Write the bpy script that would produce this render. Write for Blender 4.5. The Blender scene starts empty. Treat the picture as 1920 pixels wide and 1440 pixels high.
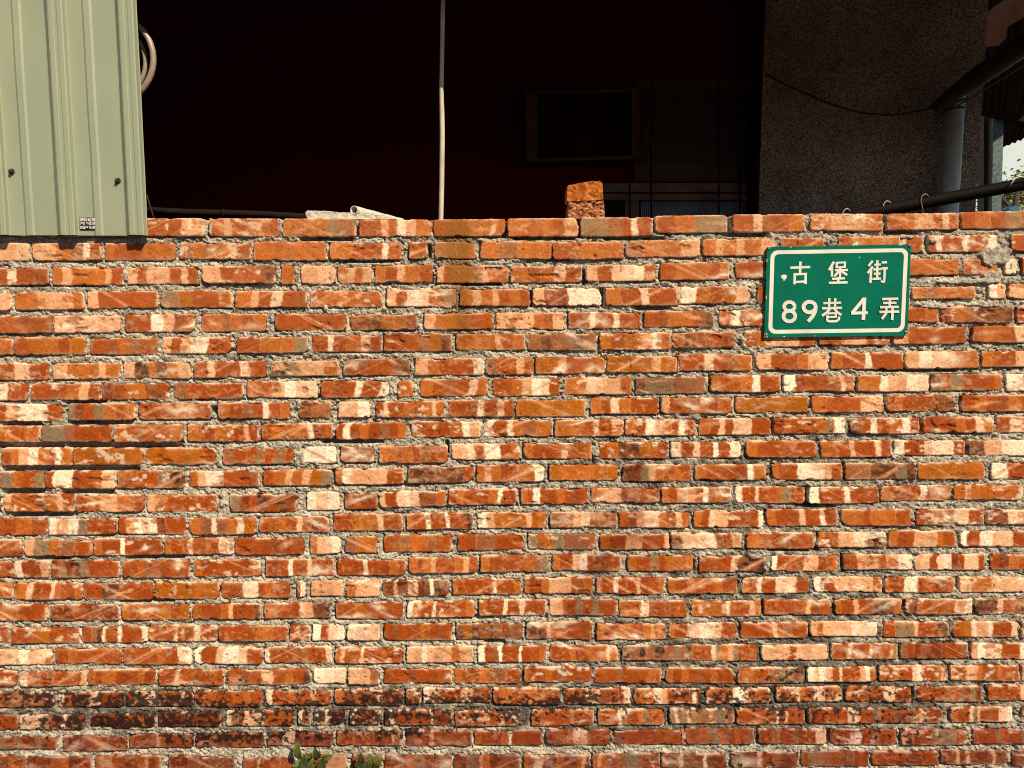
import bpy, math, random
import numpy as np
from mathutils import Vector
S = bpy.context.scene
COL = S.collection
R = math.radians
# ------------------------------------------------------------------ camera
TILT, CY, CZ, F = R(6.0), -2.15, 1.58, 1440.0
cam_d = bpy.data.cameras.new('camera'); cam = bpy.data.objects.new('camera', cam_d); COL.objects.link(cam)
cam_d.sensor_width = 36; cam_d.lens = 27; cam_d.clip_start = 0.02; cam_d.clip_end = 2000
cam.location = (0, CY, CZ); cam.rotation_euler = (math.pi/2 - TILT, 0, 0)
S.camera = cam
# ------------------------------------------------------------------ light
SUN = Vector((0.76, -1.0, 1.25)).normalized()          # towards the sun
w = bpy.data.worlds.new("World"); S.world = w; w.use_nodes = True
nt = w.node_tree; nt.nodes.clear()
sky = nt.nodes.new('ShaderNodeTexSky'); sky.sky_type = 'NISHITA'; sky.sun_disc = False
sky.sun_elevation = math.asin(SUN.z); sky.sun_rotation = math.atan2(SUN.x, SUN.y)
sky.dust_density = 0.4; sky.air_density = 0.6; sky.ozone_density = 1.0
bg = nt.nodes.new('ShaderNodeBackground'); bg.inputs[1].default_value = 0.05
wo = nt.nodes.new('ShaderNodeOutputWorld')
nt.links.new(sky.outputs[0], bg.inputs[0]); nt.links.new(bg.outputs[0], wo.inputs[0])
sd = bpy.data.lights.new('sun', 'SUN'); sd.energy = 5.0; sd.angle = R(0.5); sd.color = (1.0, 0.86, 0.66)
sun = bpy.data.objects.new('sun', sd); COL.objects.link(sun)
sun.rotation_euler = SUN.to_track_quat('Z', 'Y').to_euler(); sun.location = SUN*20
S.view_settings.view_transform = 'Standard'; S.view_settings.look = 'None'
S.view_settings.gamma = 1.0; S.view_settings.use_curve_mapping = False
S.view_settings.exposure = 0.4
S.cycles.pixel_filter_type = 'BLACKMAN_HARRIS'; S.cycles.filter_width = 1.0
S.render.resolution_x = 1024; S.render.resolution_y = 768

# ------------------------------------------------------------------ helpers
ct, st = math.cos(TILT), math.sin(TILT)
def Pn(px, py, Y):
    """point(s) of the vertical plane y = Y seen at photo pixel (px, py)"""
    a = (px-960.0)/F; b = -(py-720.0)/F
    dy = ct + b*st; dz = -st + b*ct
    t = (Y-CY)/dy
    return a*t, CZ + dz*t
def P(px, py, Y):
    x, z = Pn(px, py, Y); return Vector((x, Y, z))

def link(name, me, mat=None, parent=None):
    o = bpy.data.objects.new(name, me); COL.objects.link(o)
    if mat is not None: me.materials.append(mat)
    if parent is not None:
        o.parent = parent; o.matrix_parent_inverse = parent.matrix_world.inverted() if False else o.matrix_parent_inverse
        o.location = -Vector(parent.location)
    return o
def thing(name, label, cat, loc=(0, 0, 0), group=None):
    o = bpy.data.objects.new(name, None); COL.objects.link(o); o.location = loc; o.empty_display_size = .1
    return tag(o, label, cat, group)
def tag(o, label, cat, group=None):
    o['label'] = label; o['category'] = cat
    if group: o['group'] = group
    return o
class MB:
    def __init__(s): s.v = []; s.f = []
    def add(s, vs, fs):
        n = len(s.v); s.v += [tuple(v) for v in vs]; s.f += [tuple(i+n for i in f) for f in fs]
    def prism(s, pts, Y0, Y1, Ymap=None):
        """pixel outline (at plane Ymap or Y0) extruded from Y0 to Y1"""
        Ym = Y0 if Ymap is None else Ymap
        q = [Pn(a, b, Ym) for a, b in pts]; n = len(q)
        vs = [(x, Y0, z) for x, z in q] + [(x, Y1, z) for x, z in q]
        fs = [tuple(range(n)), tuple(range(2*n-1, n-1, -1))] + [(i, i+n, (i+1) % n+n, (i+1) % n) for i in range(n)]
        s.add(vs, fs)
    def rect(s, x0, y0, x1, y1, Y0, Y1): s.prism([(x0, y0), (x0, y1), (x1, y1), (x1, y0)], Y0, Y1)
    def box(s, a, b):
        x0, y0, z0 = a; x1, y1, z1 = b
        s.add([(x0,y0,z0),(x1,y0,z0),(x1,y1,z0),(x0,y1,z0),(x0,y0,z1),(x1,y0,z1),(x1,y1,z1),(x0,y1,z1)],
              [(0,3,2,1),(4,5,6,7),(0,1,5,4),(1,2,6,5),(2,3,7,6),(3,0,4,7)])
    def tube(s, pts, rad, n=14, cap=True, inner=None):
        pts = [Vector(p) for p in pts]
        if not hasattr(rad, '__len__'): rad = [rad]*len(pts)
        rings = []; up = None
        for i, p in enumerate(pts):
            d = (pts[min(i+1, len(pts)-1)] - pts[max(i-1, 0)]).normalized()
            if up is None:
                up = Vector((0, 0, 1)) if abs(d.z) < .9 else Vector((0, 1, 0))
            a = d.cross(up).normalized(); b = a.cross(d).normalized(); up = b
            rings.append([p + (a*math.cos(2*math.pi*k/n) + b*math.sin(2*math.pi*k/n))*rad[i] for k in range(n)])
        vs = [v for r in rings for v in r]
        fs = [(i*n+k, i*n+(k+1) % n, (i+1)*n+(k+1) % n, (i+1)*n+k) for i in range(len(pts)-1) for k in range(n)]
        if cap: fs += [tuple(range(n-1, -1, -1)), tuple((len(pts)-1)*n+k for k in range(n))]
        s.add(vs, fs)
    def build(s, name, mat=None, parent=None, smooth=False, fix=True):
        me = bpy.data.meshes.new(name); me.from_pydata(s.v, [], s.f); me.update()
        if fix:
            import bmesh
            b = bmesh.new(); b.from_mesh(me); bmesh.ops.recalc_face_normals(b, faces=b.faces[:]); b.to_mesh(me); b.free()
        if smooth: me.polygons.foreach_set('use_smooth', [True]*len(me.polygons))
        return link(name, me, mat, parent)

def mesh_np(name, V, Q, tint, mat, parent, smooth=False):
    me = bpy.data.meshes.new(name)
    me.vertices.add(len(V)); me.vertices.foreach_set('co', V.astype(np.float32).ravel())
    me.loops.add(Q.size); me.loops.foreach_set('vertex_index', Q.astype(np.int32).ravel())
    me.polygons.add(len(Q)); me.polygons.foreach_set('loop_start', np.arange(0, Q.size, 4, dtype=np.int32))
    me.update(calc_edges=True)
    at = me.attributes.new('tint', 'FLOAT_COLOR', 'POINT')
    c4 = np.ones((len(V), 4), np.float32); c4[:, :3] = tint; at.data.foreach_set('color', c4.ravel())
    if smooth: me.polygons.foreach_set('use_smooth', np.ones(len(Q), bool))
    return link(name, me, mat, parent)

# numpy value noise
def vnoise(x, y, seed=0):
    xi = np.floor(x).astype(np.int64); yi = np.floor(y).astype(np.int64); fx = x-xi; fy = y-yi
    fx = fx*fx*(3-2*fx); fy = fy*fy*(3-2*fy)
    def h(a, b):
        n = (a*374761393 + b*668265263 + seed*982451653) & 0x7fffffff
        n = ((n ^ (n >> 13))*1274126177) & 0x7fffffff
        n = ((n ^ (n >> 15))*2246822519) & 0x7fffffff
        return (n ^ (n >> 16)) / float(0x7fffffff)
    return (h(xi, yi)*(1-fx) + h(xi+1, yi)*fx)*(1-fy) + (h(xi, yi+1)*(1-fx) + h(xi+1, yi+1)*fx)*fy
def fbm(x, y, seed=0, o=3):
    s = 0; a = 1; t = 0
    for i in range(o):
        s = s + a*vnoise(x*2**i, y*2**i, seed+i*17); t += a; a *= .55
    return s/t
def sstep(a, b, x):
    t = np.clip((x-a)/(b-a), 0, 1); return t*t*(3-2*t)

# ------------------------------------------------------------------ materials
def srgb(r, g, b):
    return tuple(((c/255+.055)/1.055)**2.4 if c > 10 else c/255/12.92 for c in (r, g, b))
def mat_base(name):
    m = bpy.data.materials.new(name); m.use_nodes = True
    return m, m.node_tree, m.node_tree.nodes['Principled BSDF']
def N(nt, t, **kw):
    n = nt.nodes.new(t)
    for k, v in kw.items():
        if k in n.inputs.keys(): n.inputs[k].default_value = v
        else: setattr(n, k, v)
    return n
def ramp(nt, fac, stops):
    r = nt.nodes.new('ShaderNodeValToRGB'); e = r.color_ramp.elements
    while len(e) < len(stops): e.new(.5)
    for i, (p, c) in enumerate(stops):
        e[i].position = p; e[i].color = (*c, 1) if len(c) == 3 else c
    nt.links.new(fac, r.inputs[0]); return r.outputs[0]
def coords(nt): return N(nt, 'ShaderNodeTexCoord').outputs['Object']
def simple(name, col, rough=.8, metal=0, var=.25, scale=30, bump=.2, bscale=200, spec=.3, dist=.002, stretch=None, col2=None):
    m, nt, b = mat_base(name)
    co = coords(nt)
    if stretch:
        mp = N(nt, 'ShaderNodeMapping'); mp.inputs['Scale'].default_value = stretch; nt.links.new(co, mp.inputs[0]); co = mp.outputs[0]
    n = N(nt, 'ShaderNodeTexNoise', Scale=scale, Detail=6.0, Roughness=.6); nt.links.new(co, n.inputs['Vector'])
    lo = tuple(c*(1-var) for c in col); hi = tuple(min(1, c*(1+var)) for c in (col2 or col))
    nt.links.new(ramp(nt, n.outputs['Fac'], [(.3, lo), (.7, hi)]), b.inputs['Base Color'])
    b.inputs['Roughness'].default_value = rough; b.inputs['Metallic'].default_value = metal
    b.inputs['Specular IOR Level'].default_value = spec
    if bump:
        n2 = N(nt, 'ShaderNodeTexNoise', Scale=bscale, Detail=4.0); nt.links.new(co, n2.inputs['Vector'])
        bp = N(nt, 'ShaderNodeBump', Strength=bump, Distance=dist); nt.links.new(n2.outputs['Fac'], bp.inputs['Height'])
        nt.links.new(bp.outputs[0], b.inputs['Normal'])
    return m
def tint_mat(name, fine, lo, hi, bump, bscale, dist, rough):
    m, nt, b = mat_base(name); co = coords(nt)
    a = N(nt, 'ShaderNodeAttribute', attribute_name='tint')
    n = N(nt, 'ShaderNodeTexNoise', Scale=fine, Detail=8.0, Roughness=.7); nt.links.new(co, n.inputs['Vector'])
    rp = ramp(nt, n.outputs['Fac'], [(.30, (lo,)*3), (.5, (1.,)*3), (.70, (hi,)*3)])
    mx = N(nt, 'ShaderNodeMix', data_type='RGBA', blend_type='MULTIPLY'); mx.inputs[0].default_value = 1
    nt.links.new(a.outputs['Color'], mx.inputs[6]); nt.links.new(rp, mx.inputs[7])
    nt.links.new(mx.outputs[2], b.inputs['Base Color'])
    b.inputs['Roughness'].default_value = rough; b.inputs['Specular IOR Level'].default_value = .15
    n2 = N(nt, 'ShaderNodeTexNoise', Scale=bscale, Detail=6.0, Roughness=.65); nt.links.new(co, n2.inputs['Vector'])
    bp = N(nt, 'ShaderNodeBump', Strength=bump, Distance=dist); nt.links.new(n2.outputs['Fac'], bp.inputs['Height'])
    nt.links.new(bp.outputs[0], b.inputs['Normal'])
    return m
M = {}
M['clay'] = tint_mat('fired_clay', 260, .62, 1.3, .4, 420, .0012, .9)
M['mortar'] = tint_mat('cement_mortar', 300, .5, 1.35, .9, 260, .004, .95)

# ------------------------------------------------------------------ the brick wall
PX = [(0, 660), (640, 1300), (1260, 1920)]
# top / bottom edge of every course: x, top, bottom measured at zoom 2.909 in three columns
CUR = """
380|A 344 85 185 1800 86 185|B 290 90 187 700 90 183 1100 85 183 1500 80 185 1850 70 168|C 150 67 162 520 62 160 950 60 153 1370 58 148 1750 45 143
380|A 0 220 318 760 218 316 1170 218 310 1580 210 315|B 160 220 313 550 213 303 950 210 308 1340 213 310 1740 205 300|C 360 197 290 1180 183 270 1570 178 270 1890 172 265
380|A 0 355 450 500 352 450 1300 345 442 1730 343 447|B 80 350 440 340 340 437 740 343 437 1110 350 435 1520 337 430 1830 330 423|C 160 325 420 1430 305 392 1690 303 393
380|A 0 492 588 250 490 587 660 480 575 1070 478 573 1480 480 572|B 100 477 573 430 467 567 830 470 565 1230 467 563 1640 463 563 1890 460 555|C 230 457 553 1480 457 523 1820 440 523
380|A 140 620 715 870 608 706 1680 605 700|B 230 607 695 640 603 692 1030 600 690 1430 595 690 1790 587 682|C 70 590 677 380 583 675 1370 570 650 1660 567 655
380|A 0 735 833 660 735 828 1480 733 822|B 110 720 815 420 717 812 810 715 807 1200 712 807 1600 708 803 1860 705 795|C 170 703 793 600 700 785 1400 678 770 1780 673 765
380|A 0 875 970 780 870 960 1250 865 957 1650 863 945|B 200 853 943 590 850 943 930 843 940 1250 843 935 1640 835 927|C 240 825 917 650 822 913 1060 818 910 1470 812 905 1800 808 897
380|A 0 985 1080 1140 985 1073 1500 975 1067|B 130 970 1063 350 975 1060 610 960 1058 1000 960 1055 1400 955 1048 1760 952 1045|C 90 948 1040 400 942 1035 800 942 1033 1210 940 1030 1600 932 1028 1870 935 1028
720|A 170 110 205 550 105 198 950 103 195 1380 103 190 1710 97 187|B 70 97 183 370 93 185 760 87 180 1140 85 178 1540 77 165 1850 75 163|C 160 75 160 550 68 158 960 65 155 1360 62 150 1750 57 150
720|A 100 228 318 410 225 317 810 220 317 1210 222 317 1620 213 303|B 170 210 302 560 203 293 960 197 287 1350 195 285 1740 195 283|C 340 187 277 740 183 272 1160 183 272 1560 180 267 1850 175 267
720|A 200 350 445 590 348 443 980 348 445 1400 347 440 1740 343 433|B 90 343 430 390 335 433 790 323 413 1180 323 410 1590 318 408 1870 315 405|C 190 317 405 590 310 400 1010 308 400 1410 307 390 1760 305 392
720|A 120 478 570 430 475 570 820 473 570 1220 475 563 1600 465 555|B 170 462 550 540 450 540 920 443 537 1320 440 528 1730 437 532|C 320 440 525 740 433 523 1130 433 523 1520 427 520 1830 430 523
720|A 200 600 697 600 605 700 1000 605 700 1430 605 700 1760 590 690|B 110 593 687 390 583 673 770 573 660 1160 570 657 1550 567 650 1850 567 650|C 160 563 647 530 560 650 930 560 650 1340 553 638 1730 550 635
720|A 120 733 827 440 733 823 830 730 820 1220 730 823 1600 722 810|B 170 707 803 540 703 795 930 697 787 1320 697 785 1700 697 785|C 310 692 783 700 685 775 1110 685 775 1510 680 770 1820 690 767
720|A 50 850 943 310 850 940 700 842 935 1080 842 933 1460 840 933 1780 835 928|B 110 830 925 420 820 917 810 817 910 1200 815 903 1600 820 905|C 190 815 900 590 812 898 980 805 892 1370 800 892 1750 803 890
720|A 130 965 1059 460 962 1057 850 960 1055 1240 958 1055 1630 955 1052|B 170 957 1043 560 945 1030 940 932 1027 1340 933 1018 1750 935 1023|C 330 940 1025 720 932 1023 1120 930 1013 1520 930 1015 1830 930 1017
1080|A 40 42 125 260 38 130 640 37 130 1020 35 127 1400 30 123 1780 22 113|B 120 25 113 400 20 112 790 13 105 1180 7 100 1580 8 102|C 170 10 95 560 10 97 950 5 87 1360 5 93 1750 7 90
1080|A 120 155 243 460 155 247 840 152 243 1240 150 238 1620 147 232|B 170 143 233 540 137 227 930 127 217 1320 127 217 1700 135 225|C 290 137 223 680 130 213 1070 127 212 1450 125 213 1790 125 210
1080|A 240 277 370 620 275 363 1000 270 357 1380 270 357 1790 265 355|B 120 268 352 420 260 352 810 260 347 1190 252 345 1580 260 350|C 180 257 345 560 252 337 940 248 330 1330 248 337 1720 248 337
1080|A 140 403 487 480 395 482 860 392 483 1240 390 480 1630 387 478|B 170 390 480 540 383 473 930 380 470 1320 378 468 1710 380 460|C 280 373 467 670 377 460 1050 368 457 1430 367 453 1780 368 457
1080|A 280 520 603 660 513 598 1040 512 598 1460 508 597 1790 505 590|B 120 507 592 420 505 590 800 505 590 1180 495 580 1560 500 585|C 170 500 585 540 500 585 920 495 578 1320 490 577 1700 487 573
1080|A 180 633 717 490 633 715 870 630 712 1250 625 712 1630 627 707|B 170 620 707 640 613 695 1010 610 703 1390 615 700 1760 613 700|C 360 608 695 750 605 690 1130 605 690 1510 600 688 1830 597 680
1080|A 280 757 840 660 752 835 1030 743 823 1410 735 820 1790 735 815|B 130 732 813 420 732 815 800 735 820 1210 730 815 1580 730 813 1850 727 808|C 170 725 805 540 723 810 920 722 807 1310 722 807 1690 715 798
1080|A 150 877 945 520 873 957 880 860 937 1250 857 935 1640 853 930|B 170 845 927 540 843 930 910 843 925 1290 840 923 1670 840 923|C 260 827 920 650 833 917 1050 838 923 1430 837 923 1780 833 915
1080|A 320 985 1068 690 980 1065 1100 985 1068 1470 995 1072 1830 975 1060|B 420 975 1058 800 978 1060 1170 978 1060 1550 970 1053|C 150 970 1052 510 965 1047 890 957 1040 1280 957 1035 1650 950 1032 1900 955 1035
"""
# bricks of every course: left, right, clay bands (r red, d deep red, o ochre, s salmon, p pink, c cream, m mauve, g grey crust, b brown, k charred; / \ combed streaks)
BR = r"""
A -80 300 r 320 695 s 715 1112 rrp/ 1140 1522 rprrsr\ 1540 B 78 sssgm 97 488 rrpscps 502 893 rosocs 908 1292 ssssrp 1306 1695 ggmrcr 1712 C 305 rsgg 330 723 rcrrs/ 752 1150 spps\ 1170 1566 rrspprcr\ 1580 2000 rsrgr
A -230 158 rspppc 170 550 ppsmcr\ 568 955 srrss 975 1368 msmscr/ 1380 1780 ssss 1797 B 328 ssrrrcr 368 470 rr 505 735 mogs 757 1147 smss 1152 1537 rrss 1553 C 150 mssp\ 165 560 spspsp 592 828 rr 905 1367 rcssscr 1398 1775 rcrrcrrc 1850 2100 rs
A -110 265 rrcrr 285 672 spoospr/ 692 1080 prpprpr 1100 1502 prrrb 1528 1605 so 1640 1830 pc 1840 B 165 spsp 183 500 srpsr 520 910 proogpsr 922 1312 srscr 1335 1715 prcccr 1737 C 315 rssrs\ 345 720 rrrs 760 1150 rrs 1180 1565 rsss 1590 1780 rrs 1815 1885 cc 1910 2050 s
A -330 62 rp 78 457 osppps 472 860 prrrr 875 1265 gorro 1280 1675 sprcrr/ 1690 B 220 rspsr/ 245 627 prccog 643 1030 spsprsr 1043 1418 prdccc 1440 1832 srcrr/ 1845 C 22 psr 42 425 coroc 465 700 rr 740 1200 sr 1310 1660 smsss 1728 1820 cp 1840 2050 pp
A -100 282 rrrr\ 297 655 ppccpp 680 1063 drrcpdr 1095 1455 rsmsrs 1500 1885 rrrrr\ 1905 B 30 p 48 418 dbosd 450 828 pooorr 843 1215 pppsrp 1238 1630 rrcrrcrr 1648 C 230 rrssrk 255 600 rcrrcr 640 1150 rr 1200 1455 rrs 1472 1862 rsmbbb
A -330 68 rs 78 470 rosro 485 862 rrsmr 882 1258 prcccrr 1292 1680 rroosg 1700 B 222 rcrscr 230 605 rrrbob 625 1003 sssprs 1020 1392 mbmbm 1408 1795 orspcs 1803 C 340 dbdrd 395 785 rsppr 805 1190 rrpprr 1210 1605 prrrr 1635 2010 rsrcr
A -110 268 rrcr 285 655 psssps 670 1038 pksksp 1058 1450 rcrrcr/ 1475 1845 kkgpps 1870 B 378 ddrrb 400 780 psrrrc 790 1048 krrpr/ 1058 1440 ssprrs 1447 1832 ooopo 1843 C 35 psr 42 440 rrcrms 458 848 prrspp 870 1265 srrcrrr 1272 1670 pccpss 1690 2075 srrppp
A -240 148 rrcr 163 547 rrrspr 557 920 drssdr 945 1327 mrrrr 1345 1730 srpccc 1750 B 262 rdrcrrc 308 390 so 428 800 srmrcs 825 1187 rrspccr 1213 1583 sscpps 1605 C 185 bggmm 210 590 orrscrr/ 610 995 cdrrrcr 1015 1405 sscppcc 1412 1800 brgrrrs 1825 2200 crrs
A -60 335 rcccr\ 370 738 gdrgsrs 750 1143 rrrror/ 1187 1580 srmrcrs 1630 1805 kmm 1845 B 155 ppc 188 560 rcrrsrscs 582 940 rrcdcr 953 1333 oooooo 1358 1727 srcsrr 1743 C 330 prrmsrs 350 742 sooooo 762 1150 srrrcc\ 1170 1545 rsrrrkk 1578 1960 rsrrsr
A -150 215 rsrs\ 220 605 ggmrrr 617 998 srmrrrs/ 1018 1412 srorpr 1425 1815 rsrscrr/ 1832 B 358 rcrsrmrs 380 760 rrrrscp 775 1145 crcsms 1163 1540 ssrcrp 1550 C 128 srccsrcr 145 540 srcrccrr 555 945 rsrsrsgc 968 1350 krcrscr 1367 1755 rrrsrcs 1772 2150 rcrs
A 5 388 rspcsrcs\ 397 780 oooooo 787 1177 ooooor 1213 1603 mrrgrgr 1648 1835 ccc 1857 B 178 mmm 205 580 ssrsrmrr 600 975 pccrccrs 993 1367 srrrcrrs\ 1405 1780 rsbbosr 1797 C 378 crcrcrc 403 788 srrrrr 812 1197 ssrcrrcr 1213 1600 crrcccr\ 1618 2020 bpccc
A -140 240 rrgsrg 245 622 rccrrsc 635 1005 mrrrgkk 1030 1415 spccrrrm\ 1433 1808 rspspog 1825 B 340 rcpppprr 362 725 bbbkbbr 738 1107 spsrrssc/ 1133 1510 osssso 1533 C 105 bdgpsrsr 125 515 srrrrcs\ 545 930 srrcccpr 945 1330 mmbbgb/ 1337 1705 oooooos 1742 2110 crrr
A 18 402 pssmspr\ 412 787 rrsppssr\ 800 1185 psrrrrr 1248 1618 gdrkdkd/ 1670 1850 ccc 1878 B 195 rrd 208 572 prrcccdds 583 960 rsrrrscrr\ 978 1350 srcrrsrrr 1360 1738 spppmppsr 1748 C 325 srpcprcrsr 345 722 crrcrrsgrr 745 1125 crrrcrrr 1143 1525 srrrrcrrr 1537 1915 spsssss
A -110 257 rrrsr 265 630 cpcgrrr 640 1010 rpcccdrr 1028 1397 smcmscs 1412 1797 rrsrcrdr\ 1815 B 335 rrooscrr 355 720 srrcrrcrrk 742 1115 cpsooopoo/ 1138 1505 mmmpcmmm 1515 C 95 srcccsdcs 118 500 srcpprrrrc 515 905 srrrcrrcrr 925 1305 sssrsssrr 1333 1705 rrsrrccrr 1720 2100 ddcpbpr
A -260 115 rrrr 130 500 pggsmmrr 507 883 srrcrrrr 895 1275 srrcrmsrcc\ 1283 1660 rrrrrrr 1690 1857 spcc 1883 B 195 msss 230 603 rrmssmrr 635 997 rrmmrrr 1018 1385 gssgmmms 1410 1790 srrppprrrp\ 1797 C 380 bppccdrp 405 775 ssrrrmrrr 797 1172 srrppcpgkg 1182 1548 srrpppsrr 1575 1950 crrccpccrr
A -110 265 srsrcrrp 278 650 dgdkgrrrr 668 1037 rrsmmrrrr 1053 1423 srrrrrrs 1447 1820 rrrcrrcrrr 1838 B 350 rrrcrrrsr 367 743 srsprrrspr/ 757 1130 srrrrrsmg 1150 1525 srrccrdrrr 1560 C 117 orrgroors 147 513 rrrrckkk 540 908 crrrrcprrs/ 930 1310 drppprppcc 1325 1708 pcrccdrccr 1735 2100 rdsrrs
A -300 67 rrs 75 445 sscrrcsrrs 453 830 rrbbrrrr 843 1195 oooooos 1205 1580 rrrccrsrr/ 1620 1665 rc 1693 1873 ppp B 28 210 spp 225 587 dbcbbccdkcbd 605 980 srrrrrrcrrrs/ 998 1372 srrspppoos 1390 1765 prrcrrrcrrrs 1780 C 358 srrsrrrsrr/ 380 752 srcrrcccrr 770 1150 crrppppps\ 1165 1545 srrccrrsrrr 1565 1940 pssspppp
A -130 255 rrsrrr\ 272 648 ddrddd 660 1033 ororooro 1050 1423 srrrsprrrb 1440 1805 srrrrcpbbk 1830 B 335 rrrorrrr 357 725 csrrcrrsrrs/ 747 1117 srrrcrrcrrr 1135 1507 pcsrrgrrgrrr 1515 C 80 rrrrccrrrmrrr 105 485 ssssscsrrcs 498 867 rrrrrrscrrr 890 1255 srrprrkkbs 1270 1640 dksrrmrrrcpc 1655 2030 kkcrbrs
A -320 50 ssr 60 432 rrsorrrr\ 443 805 rrmbcrrcrrrc 808 1183 srrrcrrrcrrr/ 1193 1565 rrrrrssrr 1580 1690 rr/ 1702 1880 crcc B 32 210 ccc 232 605 rrrrrsrrr 625 990 bobobmrmm 1008 1367 bbkprrrrrr 1393 1770 srrssrrspss\ 1785 C 357 srrcccccrrr 375 740 rrrrrcrmrrr 752 1123 psppppcccc 1150 1515 rrgggprrrkk 1535 1890 roscppcrrrc
A -90 285 ppcccpps 295 663 rrsrrrrrr/ 672 1045 rrrrrsrrcc 1057 1428 crrccccrr 1440 1810 crrrrmmmrrrc 1827 B 335 scrrrcrrrrrrr 355 722 ppcpppspp 743 1117 crrrcrrrcrrrs 1135 1510 rrrsrrsrrcs 1530 1885 kmmkmmkmmgm 1897 C 80 smgm 98 465 srrrcgspgrrr 487 850 pppprppppp 867 1232 rrrcrrrcrrrcg 1247 1615 mrdddddrrm 1632 2000 pcccrrrcrr
A -290 90 rrrr 108 467 crrrmrrrrrp/ 475 845 srssrrrsrr/ 862 1223 rrrcrrrrrsr 1235 1690 rrbbrrccrrsrrb 1705 1885 ccc B 35 210 ppm 232 605 rrrrrrrrr 615 978 srrrssmmrr 995 1363 srrsrbrrrr 1378 1747 rrrrrrrrsr 1770 C 338 srrsrrrrsrrr 360 720 rssrrbbgkkk 737 1110 cccprcrrrpcs 1132 1500 srrsrrrccrrrscr 1517 1890 srrppsrrrsrrr
A -70 293 rrkbbkbb 312 675 crrkkccrrrk 685 1055 rgkcckkkkk 1062 1430 sssrrsssrr 1447 1808 crrrsrrrcrrr 1823 B 335 sbbbbbcbrb 350 432 rr 445 815 cpprrrbppbkb 828 1193 rssrrsrrrr 1208 1578 rrbkccckkrrbc 1597 C 158 rsscprrrrcr 182 540 rrbrkcccbrrb 567 930 rrrrcsrrccbkrr 947 1307 srrrrrrccrrr 1335 1690 rrrrrmrmkgk 1718 2090 rrrcrss
A -290 95 ddrr 103 462 ccccgbkckgb 482 840 srkbrbkrrksrr 862 1207 bbdbbmdddkr 1230 1595 cgkccccsssss 1622 1692 cbg 1710 1880 cccbb B 45 218 ckbbc 237 603 bcbrrrrbrrcbbbb 620 975 rbrbssrscrbk 1035 1378 srrrrrrrr 1400 1765 srrrcgrrsgrrs 1790 C 340 gcgcgmgpggm 353 725 rrrrrrrbcbcrrrr 747 1105 bbrrsrrrrcccrrr 1122 1478 srrrgkkmmscbrrr 1520 1858 srrrcgcrrrrccc 1905 2200 dr
A -80 310 gdgbgddgbr 340 692 mdddddsdddd 703 1055 srrrrcsrrrrr 1065 1437 bkrkbkbsrsrkb 1455 1817 srrrcccbkrrbkrb 1835 B 335 srrsrrrrkkkrcgc 352 712 bbrrcrrrbrrr 727 1095 srrrrscrrrrr 1113 1467 drrrsccrrrr 1490 1858 ddrrrrdrrrr 1880 C 55 srb 73 450 smrsmgsmrsrm 470 842 brrmrrrmrrrrcc 862 1230 rbrbccbrrbrrrs 1250 1613 pkrrrrggggrs 1637 2000 brrrgsrrrgrr
A -240 135 rsds/ 145 500 drdssddr 512 877 sppsrdrsprs 917 1278 dddmmddmddd 1325 1600 rrcrrsrr 1690 1890 spp B 60 215 sgmg 235 603 dddsggbbbb 612 977 bbgmpsddddd 993 1355 sdccdddsdddspd/ 1370 1738 spsdsgggmddd 1747 C 297 sddcdddcddd 322 690 ddddcddmddd 707 1075 rgggmmrrdmrrr 1090 1452 srrrrmdrrr 1468 1833 ddpdpdddpdd 1850 2200 drdd
"""
Z = 660/1920.0
OX = {'A': 0, 'B': 640, 'C': 1260}
rows = []
for cl, bl in zip(CUR.strip().split('\n'), BR.strip().split('\n')):
    y0, rest = cl.split('|', 1); y0 = float(y0); xs = []; ts = []; bs = []
    for part in rest.split('|'):
        t = part.split(); o = OX[t[0]]; q = [float(a) for a in t[1:]]
        for i in range(0, len(q), 3): xs.append(o+q[i]*Z); ts.append(y0+q[i+1]*Z); bs.append(y0+q[i+2]*Z)
    bricks = []; o = 0; buf = []
    for t in bl.split():
        if t in OX: o = OX[t]
        elif t[0].isdigit() or (t[0] == '-' and t[1:].isdigit()): buf.append(o+float(t)*Z)
        else: bricks.append((buf[0], buf[1], t)); buf = []
    rows.append((np.array(xs), np.array(ts), np.array(bs), bricks))
rng = random.Random(7)
def rndpat():
    return ''.join(rng.choice('rrrrrrrrsssccpodmg') for _ in range(rng.randint(4, 8)))
# courses below the frame, down to the ground
for k in range(1, 5):
    xs, ts, bs, _ = rows[24]
    br = []; x = -500 - rng.random()*130
    while x < 2400:
        br.append((x, x+122, rndpat())); x += 127
    rows.append((xs, ts+38.5*k+2, bs+38.5*k, br))
# every course runs on to both sides of the frame
for ri, (xs, ts, bs, br) in enumerate(rows[:25]):
    x = min(b[0] for b in br)-6
    while x > -480: br.append((x-131, x, rndpat())); x -= 137
    x = max(b[1] for b in br)+6
    while x < 2380: br.append((x, x+128, rndpat())); x += 134

PAL = {'r': (.325, .056, .0035), 'd': (.19, .029, .004), 'o': (.40, .108, .004), 's': (.455, .118, .014), 'p': (.74, .375, .185),
       'c': (.95, .78, .56), 'm': (.29, .10, .038), 'g': (.25, .165, .085), 'b': (.10, .034, .012), 'k': (.03, .016, .011)}
PAL = {k: np.array(v) for k, v in PAL.items()}

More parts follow.
